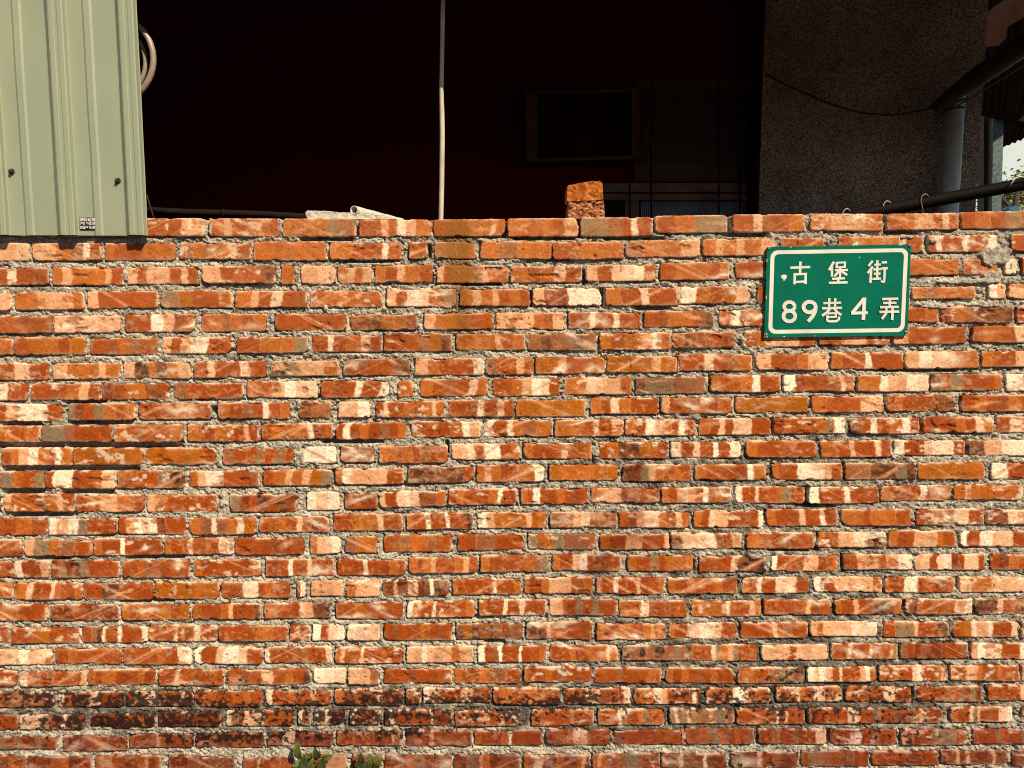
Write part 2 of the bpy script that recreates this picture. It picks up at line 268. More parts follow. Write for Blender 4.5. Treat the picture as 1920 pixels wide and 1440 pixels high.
def blob(x, y, L):
    s = 0
    for cx, cy, rx, ry, a in L: s = s + a*np.exp(-((x-cx)/rx)**2 - ((y-cy)/ry)**2)
    return s
SOOT = [(60, 1305, 120, 22, .5), (200, 1315, 160, 26, .45), (330, 1320, 110, 26, .5), (100, 1352, 110, 14, .5), (250, 1358, 120, 16, .75), (390, 1386, 90, 18, .8),
        (560, 1380, 110, 16, .62), (650, 1345, 150, 22, .5), (700, 1310, 120, 20, .5), (880, 1320, 120, 20, .42), (960, 1340, 40, 25, .6), (1080, 1310, 70, 18, .55),
        (1350, 1310, 90, 22, .5), (1500, 1320, 80, 40, .42), (1690, 1320, 160, 60, .42), (430, 1272, 60, 14, .45), (1450, 1265, 60, 16, .5), (760, 1375, 80, 12, .6),
        (1700, 1385, 150, 16, .35), (60, 1385, 120, 20, .35), (1180, 1060, 160, 60, .12), (1720, 780, 40, 24, .2), (1780, 1140, 70, 26, .3), (450, 1335, 600, 50, .42), (1300, 1325, 700, 55, .36)]
MSOOT = [(900, 900, 900, 400, .12), (1500, 1100, 600, 350, .18), (1500, 1250, 520, 170, .42), (1000, 1330, 900, 60, .5), (250, 1330, 400, 60, .5), (1500, 900, 500, 220, .25), (1850, 640, 200, 110, .2), (1100, 880, 300, 60, .15)]
RUST = [(856, 440, 22, 42, 1.8), (862, 520, 22, 62, 1.3), (868, 600, 15, 45, .5)]
STAIN = [(1188, 920, 22, 75, 1.0), (1180, 1010, 60, 40, .45), (1110, 1070, 40, 60, .5), (1075, 1150, 30, 50, .5), (870, 650, 12, 60, .3), (1240, 720, 60, 20, .5), (700, 640, 100, 60, .25),
         (150, 1350, 380, 60, .45), (600, 1360, 300, 50, .4), (1100, 1370, 400, 50, .25), (1700, 1350, 300, 60, .25), (60, 1060, 90, 30, .3), (330, 905, 20, 12, .5)]

VV = []; QQ = []; TT = []; nv = 0
NU, MV = 78, 22
U1 = np.concatenate([[0, .006, .014], np.linspace(.024, .976, NU-6), [.986, .994, 1]])
V1 = np.concatenate([[0, .03, .07], np.linspace(.12, .88, MV-6), [.93, .97, 1]])
for ri, (xs, ts, bs, bricks) in enumerate(rows):
    for bi, (x0, x1, pat) in enumerate(bricks):
        seed = ri*97+bi*13+5; rg = random.Random(seed)
        inside = x1 > -30 and x0 < 1950 and ri < 26
        U, V = (U1, V1) if inside else (U1[::6], V1[::4])
        if x1-x0 < 70 and inside: U = U1[::2] if len(U1[::2]) and U1[::2][-1] == 1 else np.append(U1[::2], 1)
        if U[-1] != 1: U = np.append(U, 1)
        if V[-1] != 1: V = np.append(V, 1)
        nu, mv = len(U), len(V)
        u, v = np.meshgrid(U, V); Wd = x1-x0
        jt = rg.uniform(-1, 1); jb = rg.uniform(-.9, .9); sl = rg.uniform(-1.1, 1.1)
        cx = x0+Wd*u
        yt = np.interp(cx, xs, ts)*.35 + np.interp((x0+x1)/2, xs, ts)*.65 + jt*.6 + sl*(u-.5)
        yb = np.interp(cx, xs, bs)*.35 + np.interp((x0+x1)/2, xs, bs)*.65 + jb*.6 + sl*(u-.5)
        Hh = (yb-yt)
        dv0, dv1 = v*Hh, (1-v)*Hh
        def rnd(): return rg.choice([1.5, 2.5, 3, 4, 5, 7, 9]) * (1 if rg.random() < .85 else 1.6)
        def ins(r, d): d = np.clip(d, 0, r); return r-np.sqrt(np.maximum(r*r-(r-d)**2, 0))
        L = ins(rnd(), dv0)+ins(rnd(), dv1); Rr = ins(rnd(), dv0)+ins(rnd(), dv1)
        sy = v*Hh
        L = L + 1.6*(fbm(sy*.25+seed, 0*sy+3.1, seed, 2)-.4)*2 ; Rr = Rr + 1.6*(fbm(sy*.25+seed, 0*sy+9.1, seed+5, 2)-.4)*2
        X = x0+L*(1-u)**2*1.0 + (Wd)*u - Rr*u**2
        # ragged lips of the wire-cut clay
        saw = np.abs(((X*.28+seed*.37) % 1)-.5)*2
        saw2 = np.abs(((X*.30+.08*vnoise(X*.1, X*0+1.5, seed)+seed*.37) % 1)-.5)*2*(.4+.9*vnoise(X*.04, X*0+seed*3.1, 12))
        jag = (vnoise(X*.2, X*0+seed*.7, 3)-.5)*1.5 + (vnoise(X*.8, X*0+seed*.7, 4)-.5)*1.6 + saw*.8
        chip = sstep(.72, .95, vnoise(X*.06, X*0+seed*1.7, 8))*4.0
        chipb = sstep(.74, .95, vnoise(X*.07, X*0+seed*2.3, 9))*4.0
        Y = yt + Hh*v + (jag*.6+chip*.7)*(1-v)**3 - (jag*.7+saw2*1.5+chipb*.6-1.0)*v**3
        ed = np.minimum(np.minimum(X-x0-L, x1-Rr-X), np.minimum(v, 1-v)*Hh)
        ed = np.maximum(ed, 0)
        # depth
        d0 = rg.uniform(-.0022, .0018); tx = rg.uniform(-.0016, .0016); tz = rg.uniform(-.0012, .0012)
        rough = fbm(X*.09, Y*.09, seed+2, 3)-.5
        rough2 = fbm(X*.5, Y*.5, seed+31, 2)-.5
        D = d0+tx*(u-.5)*2+tz*(v-.5)*2 + rough*.0013 + rough2*.0009 + .0020*np.exp(-ed/.8)
        pit = sstep(.90, .95, vnoise(X*.22, Y*.22, seed+77))*(.5 + .5*rg.random())
        D = D+pit*.0022
        # spalled corner
        sp = sstep(.66, .78, fbm(X*.035, Y*.06, seed+55, 3)) * (rg.random() < .30)
        D = D+sp*.0035
        # clay bands
        if ri >= 21: pat = pat.replace('k', 'b').replace('b', 'd') if ri < 24 else pat.replace('k', 'r').replace('b', 'd')
        flags = [c for c in pat if c in '/\\']; seq = [c for c in pat if c not in '/\\']
        n = len(seq)
        wds = np.array([rg.uniform(.75, 1.3)*(.62 if seq[i_] in 'cp' and 0 < i_ < n-1 and seq[i_-1] not in 'cp' and seq[i_+1] not in 'cp' and n > 4 else 1) for i_ in range(n)]); cum = np.cumsum(wds)/wds.sum()
        shear = rg.uniform(-.02, .02)
        tpos = u + shear*(v-.5) + (vnoise(Y*.05, Y*0+seed*.31, 21)-.5)*.035 + (fbm(X*.12, Y*.08, seed+3, 2)-.5)*.03 + (fbm(X*.35, Y*.35, seed+4, 2)-.5)*.025
        soft = rg.uniform(.004, .016)
        C = np.zeros(u.shape+(3,)); C[:] = PAL[seq[0]]*rg.uniform(.92, 1.08)
        gap = np.zeros_like(u)
        for i in range(1, n):
            c = PAL[seq[i]]*rg.uniform(.9, 1.08)
            if seq[i] == 'c': kk = rg.choice([0, .2, .6, .8]); c = c*(1-kk)+PAL['p']*kk
            if seq[i] == seq[i-1] and seq[i] in 'rsdomp': c = c*rg.uniform(.88, 1.12)
            a = sstep(cum[i-1]-soft, cum[i-1]+soft, tpos)[..., None]
            C = C*(1-a)+c*a
            if seq[i] != seq[i-1] and rg.random() < .35:
                gap += np.exp(-((tpos-cum[i-1])/.006)**2)*.5
        C = C*(1-gap[..., None]*.8)+PAL['p']*gap[..., None]*.8
        grd = PAL['r']*.75+PAL['s']*.25 if sum(c in 'rsod' for c in seq) >= n*.4 else PAL[seq[n//2]]
        hole = sstep(.56, .66, fbm(X*.055+20, Y*.14, seed+13, 3))*rg.choice([.1, .3, .7])
        C = C*(1-hole[..., None])+grd*hole[..., None]
        lum = C.sum(-1); dkc = (lum < .35)*sstep(.42, .60, fbm(X*.10, Y*.14, seed+14, 4))*.75
        C = C*(1-dkc[..., None])+(PAL['r']*.6+PAL['g']*.4)*dkc[..., None]
        isdark = sum(c in 'kb' for c in seq)/n
        # kiln bloom, dust
        bl = sstep(.50, .78, fbm(X*.045, Y*.085, seed+11, 4))*rg.choice([.05, .15, .3, .5])
        C = C*(1-bl[..., None])+(PAL['s']*.7+PAL['p']*.3)*bl[..., None]
        cr = sstep(.60, .74, fbm(X*.07+40, Y*.11, seed+19, 4))*rg.choice([0, 0, .2, .6])
        C = C*(1-cr[..., None])+PAL['c']*.95*cr[..., None]
        dk = sstep(.56, .80, fbm(X*.06+90, Y*.09, seed+23, 4))*rg.choice([0, .25, .5])
        C = C*(1-dk[..., None])+PAL['d']*dk[..., None]
        if rg.random() < .42:
            for s_ in range(rg.randint(1, 3)):
                ex, ey = x0+Wd*rg.random(), yt+Hh*rg.random(); an = rg.uniform(-.5, .5); lx, ly = rg.uniform(7, 30), rg.uniform(1.5, 6)
                dx_ = (X-ex)*math.cos(an)+(Y-ey)*math.sin(an); dy_ = (Y-ey)*math.cos(an)-(X-ex)*math.sin(an)
                a = np.exp(-(dx_/lx)**2-(dy_/ly+(vnoise(X*.12, Y*.12, seed+35)-.5)*1.6)**2)*rg.uniform(.4, .95)
                C = C*(1-a[..., None])+(PAL['c'] if rg.random() < .5 else PAL['p'])*a[..., None]
        C = C*(.72+.56*fbm(X*.33, Y*.40, seed+29, 4))[..., None]
        wp = sstep(.60, .66, fbm(X*.16, Y*.20, seed+33, 3))*rg.choice([0, .12, .4]); C = C*(1-wp[..., None])+(PAL['p']*.7+PAL['s']*.3)*wp[..., None]
        # combed diagonal streaks
        ns = 3 if flags else (rg.choice([1, 2]) if rg.random() < .45 else 0)
        for s_ in range(ns):
            sg = (-1 if flags[0] == '/' else 1) if flags else rg.choice([-1, 1])
            sg *= rg.uniform(.55, .85); c0 = rg.uniform(.15, .85)*Wd+x0
            dd = (X-c0)*sg*.6 - (Y-(yt+Hh*.5))*.83
            wd = rg.choice([.5, .8, 2.6]); a = np.exp(-np.abs(dd/wd)**2.5)*rg.uniform(.45, .9)*(.4+.8*vnoise(X*.15, Y*.15, seed+41))
            a = np.clip(a, 0, 1)
            C = C*(1-a[..., None])+(PAL['p'] if rg.random() < .75 else PAL['s'])*a[..., None]
            D = D + .0007*a
        for s_ in range(rg.randint(2, 5)):      # fine scratches
            sg = rg.choice([-.8, -.6, .6, .8]); c0 = rg.uniform(0, 1)*Wd+x0
            dd = (X-c0)*sg*.6 - (Y-(yt+Hh*.5))*.8
            a = np.exp(-(dd/.45)**2)*.60*(vnoise(X*.05, Y*.05, seed+43+s_) > .45)
            C = C*(1-a[..., None]*.7)
        # worn lighter rim
        rim = np.exp(-ed/(.9+1.6*vnoise(X*.05, Y*.05, seed+47)))*sstep(.35, .62, fbm(X*.07, Y*.07, seed+51, 2))*.75
        C = C*(1-rim[..., None])+(PAL['c']*.6+PAL['p']*.3)*rim[..., None]
        rimd = np.exp(-ed/.9)*sstep(.62, .45, fbm(X*.07, Y*.07, seed+51, 2))*.35
        C = C*(1-rimd[..., None])
        C = C*(1-.75*pit[..., None])
        C = C*(1-sp[..., None]*.5)+PAL['r']*np.array([.8, .75, .8])*sp[..., None]*.5
        # drip rust and soot
        ru = np.clip(blob(X, Y, RUST), 0, 1)*(.45+.7*fbm(X*.12, Y*.03, 61, 3)); ru = np.clip(ru*1.15, 0, .88)
        C = C*(1-ru[..., None])+np.array([.22, .078, .004])*ru[..., None]
        so = blob(X, Y, SOOT)*.66
        sn = fbm(X*.16, Y*.20, 71, 4)
        sa = sstep(.83, .90, so+((sn-.5)*2.3+.5)*.62+.12*(vnoise(X*.45, Y*.45, 72)-.5))*.93 
        sa = np.clip(sa, 0, .93)
        D = D - .0004*sa
        C = C*(1-sa[..., None])+np.array([.024, .014, .010])*sa[..., None]
        st_a = np.clip(blob(X, Y, STAIN), 0, .75)*(.6+.6*fbm(X*.05, Y*.03, 63, 2)); C = C*(1-np.clip(st_a, 0, .7)[..., None]*np.array([.62, .8, .8]))
        fade = max(0, 1-ri/9)*.13; C = C*(1-fade)+(PAL['p']*.6+PAL['s']*.4)*fade*(.5+fbm(X*.03, Y*.03, 65, 2))[..., None]+C*0
        if ri >= 23: C = C*np.array([.78, .72, .8])*(1.0 if ri == 23 else .85)
        wx, wz = Pn(X, Y, 0.0)
        G = np.stack([wx, D, wz], -1).reshape(-1, 3); base = nv
        idx = np.arange(mv*nu).reshape(mv, nu)
        q = np.stack([idx[:-1, :-1], idx[1:, :-1], idx[1:, 1:], idx[:-1, 1:]], -1).reshape(-1, 4)
        ring = np.concatenate([idx[0, :], idx[1:, -1], idx[-1, -2::-1], idx[-2:0:-1, 0]])
        bk = G[ring].copy(); bk[:, 1] = .098 if ri == 0 else .03
        nr = len(ring); bidx = mv*nu+np.arange(nr); nx = np.roll(np.arange(nr), -1)
        q2 = np.stack([ring, ring[nx], bidx[nx], bidx], -1)
        VV += [G, bk]; TT += [C.reshape(-1, 3), C.reshape(-1, 3)[ring]*.9]; QQ.append(np.concatenate([q, q2])+base)
        nv += mv*nu+nr
wall = thing('brick_wall', 'long weathered orange-red brick wall with rough grey mortar, filling most of the view', 'wall', (0, 0, 0))
brickwork = mesh_np('brickwork', np.concatenate(VV), np.concatenate(QQ), np.clip(np.concatenate(TT), .005, .9), M['clay'], wall, False)
del VV, QQ, TT

# ---- mortar: one rough sheet pressed between the bricks, with the body of the wall behind it
gx = np.concatenate([np.arange(-480, -24, 7.), np.arange(-24, 1944, 1.7), np.arange(1944, 2385, 7.)])
gy = np.concatenate([np.arange(411, 1450, 1.7), np.arange(1450, 1600, 6.)])
GX, GY = np.meshgrid(gx, gy)
GYt = GY.copy()
top_edge = np.interp(gx, rows[0][0], rows[0][1])+2.5
# sheet top follows the top course
GY = GY + (top_edge-411)[None, :]*np.exp(-(GY-411)/30)
cover = np.full(GX.shape, 9.0); under = np.full(GX.shape, 30.0)          # distance outside bricks, negative inside
for ri, (xs, ts, bs, bricks) in enumerate(rows):
    for (x0, x1, pat) in bricks:
        i0, i1 = np.searchsorted(gx, [x0-8, x1+8]); xm = (x0+x1)/2
        yt, yb = np.interp(xm, xs, ts), np.interp(xm, xs, bs)
        j0 = max(0, int((yt-18-411)/1.7)); j1 = min(len(gy), int((yb+18-411)/1.7)) if yb < 1440 else len(gy)
        if yt > 1450: j0 = int((1450-411)/1.7)-14
        a = GX[j0:j1, i0:i1]; b = GY[j0:j1, i0:i1]
        if a.size == 0: continue
        d = np.maximum(np.maximum(x0-a, a-x1), np.maximum(yt-b, b-yb))
        cover[j0:j1, i0:i1] = np.minimum(cover[j0:j1, i0:i1], d)
        un = np.where((a > x0-1) & (a < x1+1) & (b > yb-2), np.abs(b-yb-.5), 30.); un = np.minimum(un, np.where((a < x0+2) & (b > yt) & (b < yb), np.abs(x0-a-.5), 30.))
        under[j0:j1, i0:i1] = np.minimum(under[j0:j1, i0:i1], un)
low = fbm(GX*.018, GY*.035, 101, 3); mid = fbm(GX*.10, GY*.14, 102, 3); hi = fbm(GX*.42, GY*.42, 103, 2)
Dm = .0050 - (low-.5)*.014 - (mid-.5)*.011 - (hi-.5)*.0095
crack = sstep(.035, .0, np.abs(fbm(GX*.03, GY*.06, 104, 3)-.5))*sstep(.5, .6, fbm(GX*.008, GY*.01, 105, 2))
Dm = Dm + crack*.010
groove = sstep(.44, .62, fbm(GX*.022, GY*.022, 107, 3))
Dm = Dm + .013*np.exp(-(under/2.1)**2)*groove
Dm = np.maximum(Dm, -.0012)
DEEP = [(0, 80, 792, 7), (128, 248, 789, 7), (-60, 118, 834, 8), (118, 345, 834, 7.5), (0, 140, 878, 7), (135, 262, 878, 6), (0, 84, 921, 6.5), (110, 215, 921, 6), (15, 145, 964, 6),
        (120, 200, 754, 4), (60, 130, 1047, 4), (860, 945, 532, 3), (640, 740, 489, 3), (600, 705, 826, 6), (655, 720, 826, 5), (700, 790, 909, 4), (1490, 1570, 947, 5), (430, 500, 948, 3),
        (560, 665, 446, 5), (960, 1080, 446, 3.5), (1130, 1250, 446, 3), (1355, 1440, 439, 4), (1655, 1730, 435, 3), (500, 600, 745, 3), (1190, 1260, 577, 4), (1640, 1800, 694, 3),
        (220, 330, 1126, 4), (840, 930, 1158, 3), (1440, 1540, 1030, 4), (230, 345, 1045, 4), (905, 950, 1205, 3), (1130, 1290, 1277, 2)]
deep = np.zeros_like(GX)
for a, b, c, h in DEEP:
    wob = (fbm(GX*.08, GY*.1, 106, 2)-.5)*8
    deep = np.maximum(deep, sstep(0, 7, np.minimum(GX-a, b-GX)+wob)*sstep(1.5, -1.5, np.abs(GY-c)-h+wob*.25))
# open perpends in the top course and some dark ones below
for cx_, cy_, hw, hh in [(945, 428, 5, 17), (1086, 428, 3, 17), (1367, 420, 5, 18), (1655, 408, 3, 10), (668, 434, 4, 9), (1130, 558, 3, 18), (1756, 425, 0, 0), (996, 560, 2.5, 15),
                         (1411, 680, 2.5, 14), (1811, 838, 4, 15), (1448, 800, 2.5, 16), (1727, 800, 3, 14), (838, 838, 3, 12), (1515, 930, 3, 14), (1100, 520, 3, 10), (1095, 520, 2, 14),
                         (1895, 683, 2, 12), (1660, 1100, 4, 14), (1826, 1140, 3, 14), (1550, 1385, 3, 14), (1710, 1305, 3, 16), (1865, 940, 0, 0), (1270, 680, 2, 14), (1448, 1340, 0, 0),
                         (1515, 1345, 3, 12), (1383, 1340, 3, 14), (410, 1105, 3, 6), (1390, 1060, 0, 0), (762, 470, 0, 0), (805, 470, 3, 12), (400, 770, 4, 7), (1300, 1060, 3, 10)]:
    if hw: deep = np.maximum(deep, sstep(1.2, -.8, np.abs(GX-cx_)-hw)*sstep(1.5, -1.5, np.abs(GY-cy_)-hh))
Dm = Dm + deep*.030
inside = sstep(-.5, -3.5, cover)
Dm = Dm*(1-inside) + np.maximum(Dm, .012)*inside
# mortar squeezed over some brick arrises
SM = [(1560, 470, 14, 12), (1750, 452, 12, 6), (1880, 480, 26, 24), (1862, 520, 20, 10), (1800, 528, 60, 6), (1850, 570, 30, 8), (1760, 575, 40, 6), (1480, 480, 10, 10), (510, 600, 5, 8), (310, 415, 0.1, .1),
      (1411, 545, 12, 14), (395, 430, 4, 14), (1700, 445, 20, 5), (560, 760, 6, 12), (418, 935, 8, 22), (1300, 640, 0.1, .1), (1395, 640, 8, 14), (1850, 480, 14, 20), (610, 575, 6, 10), (1260, 950, 8, 6), (930, 500, 30, 4)]
sm = np.clip(blob(GX, GY, [(a, b, c, d, 1.0) for a, b, c, d in SM]), 0, 1.2)
sa = sstep(.45, .75, sm+(mid-.5)*.7)
Dm = Dm*(1-sa) + (-.0035-(mid-.5)*.006-(hi-.5)*.003)*sa
# colour
spk = fbm(GX*.5, GY*.5, 110, 2); lowc = fbm(GX*.02, GY*.03, 111, 3)
Cm = np.zeros(GX.shape+(3,)); Cm[:] = (.385, .335, .255)
Cm *= (.15+1.75*spk)[..., None]*(.72+.55*lowc)[..., None]
pale = sstep(.55, .7, fbm(GX*.04, GY*.08, 112, 3))[..., None]*.45
Cm = Cm*(1-pale)+np.array([.66, .60, .47])*pale
ms = np.clip(blob(GX, GY, MSOOT), 0, 1); msn = fbm(GX*.06, GY*.10, 113, 4)
dk = sstep(.62, .95, ms*.75+msn*.75)[..., None]*.82
Cm = Cm*(1-dk)+np.array([.055, .045, .036])*dk
ru = np.clip(blob(GX, GY, RUST), 0, 1)[..., None]*.8
Cm = Cm*(1-ru)+np.array([.20, .085, .015])*ru
Cm = np.clip(Cm, .02, .85)
wx, wz = Pn(GX, GY, 0.0)
G = np.stack([wx, Dm, wz], -1).reshape(-1, 3); h_, w_ = GX.shape
idx = np.arange(h_*w_).reshape(h_, w_)
q = np.stack([idx[:-1, :-1], idx[1:, :-1], idx[1:, 1:], idx[:-1, 1:]], -1).reshape(-1, 4)
ring = np.concatenate([idx[0, :], idx[1:, -1], idx[-1, -2::-1], idx[-2:0:-1, 0]])
bk = G[ring].copy(); bk[:, 1] = .099; nr = len(ring); nb = h_*w_; bidx = nb+np.arange(nr); nx = np.roll(np.arange(nr), -1)
q2 = np.stack([ring, ring[nx], bidx[nx], bidx], -1)
xl, zt = Pn(-480., 413., 0.); xr, zb = Pn(2385., 1600., 0.)
core = np.array([[xl, .1, zb-.2], [xr, .1, zb-.2], [xr, .1, zt-.03], [xl, .1, zt-.03]]); cq = np.array([[nb+nr+3, nb+nr+2, nb+nr+1, nb+nr]])
mesh_np('mortar', np.concatenate([G, bk, core]), np.concatenate([q, q2, cq]),
        np.concatenate([Cm.reshape(-1, 3), Cm.reshape(-1, 3)[ring], np.full((4, 3), .3)]), M['mortar'], wall, True)
del GX, GY, G, low, mid, hi, Cm, q, Dm

# ------------------------------------------------------------------ ground
gm = simple('asphalt', (.055, .05, .045), .9, var=.4, scale=3, bump=.3, bscale=80)
g = MB(); n = 24
g.add([(-300, -300, 0), (300, -300, 0), (300, 600, 0), (-300, 600, 0)], [(0, 1, 2, 3)])
o = g.build('ground', gm); o['kind'] = 'structure'

# bright hazy bank of sky low over the horizon behind everything
m, nt_, b_ = mat_base('bright_haze_sky'); nt_.nodes.remove(b_)
em = nt_.nodes.new('ShaderNodeEmission'); co_ = coords(nt_); mp_ = N(nt_, 'ShaderNodeMapping'); mp_.inputs['Scale'].default_value = (.01, .01, .03); nt_.links.new(co_, mp_.inputs[0])
n_ = N(nt_, 'ShaderNodeTexNoise', Scale=1.0, Detail=5.0); nt_.links.new(mp_.outputs[0], n_.inputs['Vector'])
nt_.links.new(ramp(nt_, n_.outputs['Fac'], [(.35, (.74, .78, .66)), (.7, (.90, .90, .78))]), em.inputs[0]); em.inputs[1].default_value = .76
nt_.links.new(em.outputs[0], nt_.nodes['Material Output'].inputs[0])
vs = []; fs = []
for i in range(41):
    a = R(-70+140*i/40)
    for j, (r_, z) in enumerate(((500, -5), (500, 60), (480, 130), (440, 200))): vs.append((r_*math.sin(a), r_*math.cos(a), z))
fs = [(i*4+j, i*4+4+j, i*4+5+j, i*4+1+j) for i in range(40) for j in range(3)]
g = MB(); g.add(vs, fs); o = g.build('sky', m, None, True); o['kind'] = 'structure'

# ------------------------------------------------------------------ corrugated panel
M['green'] = simple('pale_green_paint', (.285, .33, .228), .36, var=.05, scale=9, bump=.05, bscale=400, spec=.5, dist=.0005, stretch=(1, 1, .25), col2=(.32, .335, .22))
M['rust'] = simple('rust', (.05, .022, .012), .9, var=.4, scale=300, bump=.5)
panel = thing('corrugated_panel', 'pale green ribbed metal sheet panel standing at the left end of the brick wall', 'metal panel', P(140, 441, -.012))
# profile in photo pixels at the lower edge (y = 440): (x, depth towards the viewer in mm)
prof = [(-260, 0), (-250, 18), (-232, 18), (-222, 0), (-188, 0), (-186, 1.8), (-176, 1.8), (-173, 0), (-140, 0)]
for x0 in (-148, -19, 110, 239):
    prof += [(x0-3, 0), (x0-1, .6), (x0+4, 17.5), (x0+6, 18.5), (x0+13, 18.5), (x0+14.5, 17.2), (x0+20, 17.2), (x0+21.5, 18.5), (x0+29, 18.5), (x0+31, 17), (x0+37, 1)]
    if x0 < 200: prof += [(x0+39, 0), (x0+67, 0), (x0+70, 3.8), (x0+80, 3.8), (x0+85, 0)]
prof = sorted(p for p in prof if p[0] < 277.5)
prof = [p for p in prof if p[0] < 239] + [p for p in prof if p[0] >= 239]
prof += [(277.6, .5)]
mb = MB(); vs = []; zs_n = 40
base_x = [Pn(x, 441, -.012-d*.001)[0] for x, d in prof]
zb0 = Pn(0, 441.5, -.012)[1]; ztp = Pn(0, -120, -.012)[1]
for j in range(zs_n+1):
    z = zb0+(ztp-zb0)*j/zs_n
    for (x, d), bx in zip(prof, base_x):
        wob = .0007*math.sin(z*9+bx*30)+.0005*math.sin(z*23+bx*11)
        vs.append((bx, -.012-d*.001+wob*(d < 10), z+(.0 if j else .0006*math.sin(bx*90))))
m_ = len(prof)
fs = [(j*m_+i, j*m_+i+1, (j+1)*m_+i+1, (j+1)*m_+i) for j in range(zs_n) for i in range(m_-1)]
mb.add(vs, fs)
sheet = mb.build('sheet', M['green'], panel)
sm_ = sheet.modifiers.new('thickness', 'SOLIDIFY'); sm_.thickness = .0011; sm_.offset = 0
bv = sheet.modifiers.new('soft', 'BEVEL'); bv.width = .0011; bv.segments = 2; bv.limit_method = 'ANGLE'; bv.angle_limit = R(12)
for i, (x, y) in enumerate([(22, 322), (221, 339)]):
    c = P(x, y, -.013); b = MB()
    b.tube([c, c+Vector((0, -.002, 0))], [.0085, .0078], 14)
    b.tube([c+Vector((0, -.002, 0)), c+Vector((0, -.008, 0)), c+Vector((0, -.0095, 0))], [.0055, .0052, .0035], 6)
    b.build('screw', M['rust'], panel)
M['black'] = simple('black_print', (.012, .010, .009), .5, var=.1, bump=0)
M['white_print'] = simple('white_print', (.82, .80, .74), .5, var=.03, bump=0)
def text_mesh(name, s, width_px, h_px, xc, yc, Y, mat, parent, bold=.0):
    cu = bpy.data.curves.new(name, 'FONT'); cu.body = s; cu.size = 1; cu.offset = bold; cu.align_x = 'LEFT'
    ob = bpy.data.objects.new(name, cu); COL.objects.link(ob)
    bpy.context.view_layer.update()
    me = bpy.data.meshes.new_from_object(ob.evaluated_get(bpy.context.evaluated_depsgraph_get()))
    bpy.data.objects.remove(ob)
    v = np.array([x.co for x in me.vertices]); mn = v.min(0); mx = v.max(0)
    for x in me.vertices:
        a = (x.co.x-mn[0])/(mx[0]-mn[0])-.5; b_ = (x.co.y-mn[1])/(mx[1]-mn[1])-.5
        X_, Z_ = Pn(xc+a*width_px, yc-b_*h_px, Y); x.co = (X_, Y, Z_)
    me.materials.clear(); me.name = name
    return link(name, me, mat, parent)
b = MB(); b.rect(149.3, 408, 184.4, 431, -.0150, -.0138)
st_ = b.build('sticker', M['black'], panel)
st_['label'] = 'small black sticker with white phone number and characters'
for s, wpx, hpx, yc in [('0983462871', 33, 6.2, 411.9), ('屋頂 外牆 防水', 32.6, 6.6, 418.9), ('抓漏 壁癌 隔熱', 32.6, 6.0, 426.4)]:
    t = text_mesh('lettering', s, wpx, hpx, 166.8, yc, -.0153, M['white_print'], st_, .012)
    t.location = (0, 0, 0)
# ------------------------------------------------------------------ street sign
def sign_mat(name, col, rough, hc):
    m, nt, b = mat_base(name); co = coords(nt)
    vo = N(nt, 'ShaderNodeTexVoronoi', Scale=330.0, feature='DISTANCE_TO_EDGE'); vo.inputs['Randomness'].default_value = .25
    nt.links.new(co, vo.inputs['Vector'])
    n = N(nt, 'ShaderNodeTexNoise', Scale=14.0, Detail=5.0); nt.links.new(co, n.inputs['Vector'])
    c1 = ramp(nt, vo.outputs['Distance'], [(.02, tuple(c*hc for c in col)), (.12, col)])
    c2 = ramp(nt, n.outputs['Fac'], [(.3, (.86,)*3), (.7, (1.06,)*3)])
    mx = N(nt, 'ShaderNodeMix', data_type='RGBA', blend_type='MULTIPLY'); mx.inputs[0].default_value = 1
    nt.links.new(c1, mx.inputs[6]); nt.links.new(c2, mx.inputs[7]); nt.links.new(mx.outputs[2], b.inputs['Base Color'])
    b.inputs['Roughness'].default_value = rough; b.inputs['Specular IOR Level'].default_value = .08
    return m
M['sgreen'] = sign_mat('green_reflective', (.0006, .150, .088), .8, .72)
M['swhite'] = sign_mat('white_reflective', (.80, .75, .65), .5, .80)
M['bare'] = simple('bare_metal', (.7, .66, .56), .6, var=.15, scale=150, bump=.2)
M['zinc'] = simple('zinc_screw', (.20, .18, .15), .45, metal=.7, var=.4, scale=300, bump=.3)
def Sg(x, y): return (1400+x/5.647, 430+y/5.647)
SY = -.0085
sign = thing('street_sign', 'green street name sign with white border and characters, screwed to the brick wall', 'street sign', P(1570, 545, SY))
TL, TR, BRc, BL = Sg(217, 187), Sg(1742, 158), Sg(1702, 1124), Sg(187, 1144)
def bil(u, v, q=(TL, TR, BRc, BL)):
    x = q[0][0]*(1-u)*(1-v)+q[1][0]*u*(1-v)+q[2][0]*u*v+q[3][0]*(1-u)*v
    y = q[0][1]*(1-u)*(1-v)+q[1][1]*u*(1-v)+q[2][1]*u*v+q[3][1]*(1-u)*v
    return x, y
def rrect(u0, v0, u1, v1, ru, rv, n=8):
    pts = []
    for cu, cv, a0 in ((u1-ru, v0+rv, -90), (u1-ru, v1-rv, 0), (u0+ru, v1-rv, 90), (u0+ru, v0+rv, 180)):
        for k in range(n+1):
            a = R(a0+90*k/n); pts.append((cu+ru*math.cos(a), cv+rv*math.sin(a)))
    return pts
b = MB(); b.prism([bil(*p) for p in rrect(0, 0, 1, 1, .008, .013, 4)], SY, SY+.0016)
b.build('plate', M['sgreen'], sign)
qb = (Sg(254, 224), Sg(1711, 199), Sg(1670, 1086), Sg(228, 1106))
out = [bil(u, v, qb) for u, v in rrect(0, 0, 1, 1, .052, .085)]
inn = [bil(u, v, qb) for u, v in rrect(.029, .046, .971, .954, .030, .052)]
b = MB(); k = len(out)
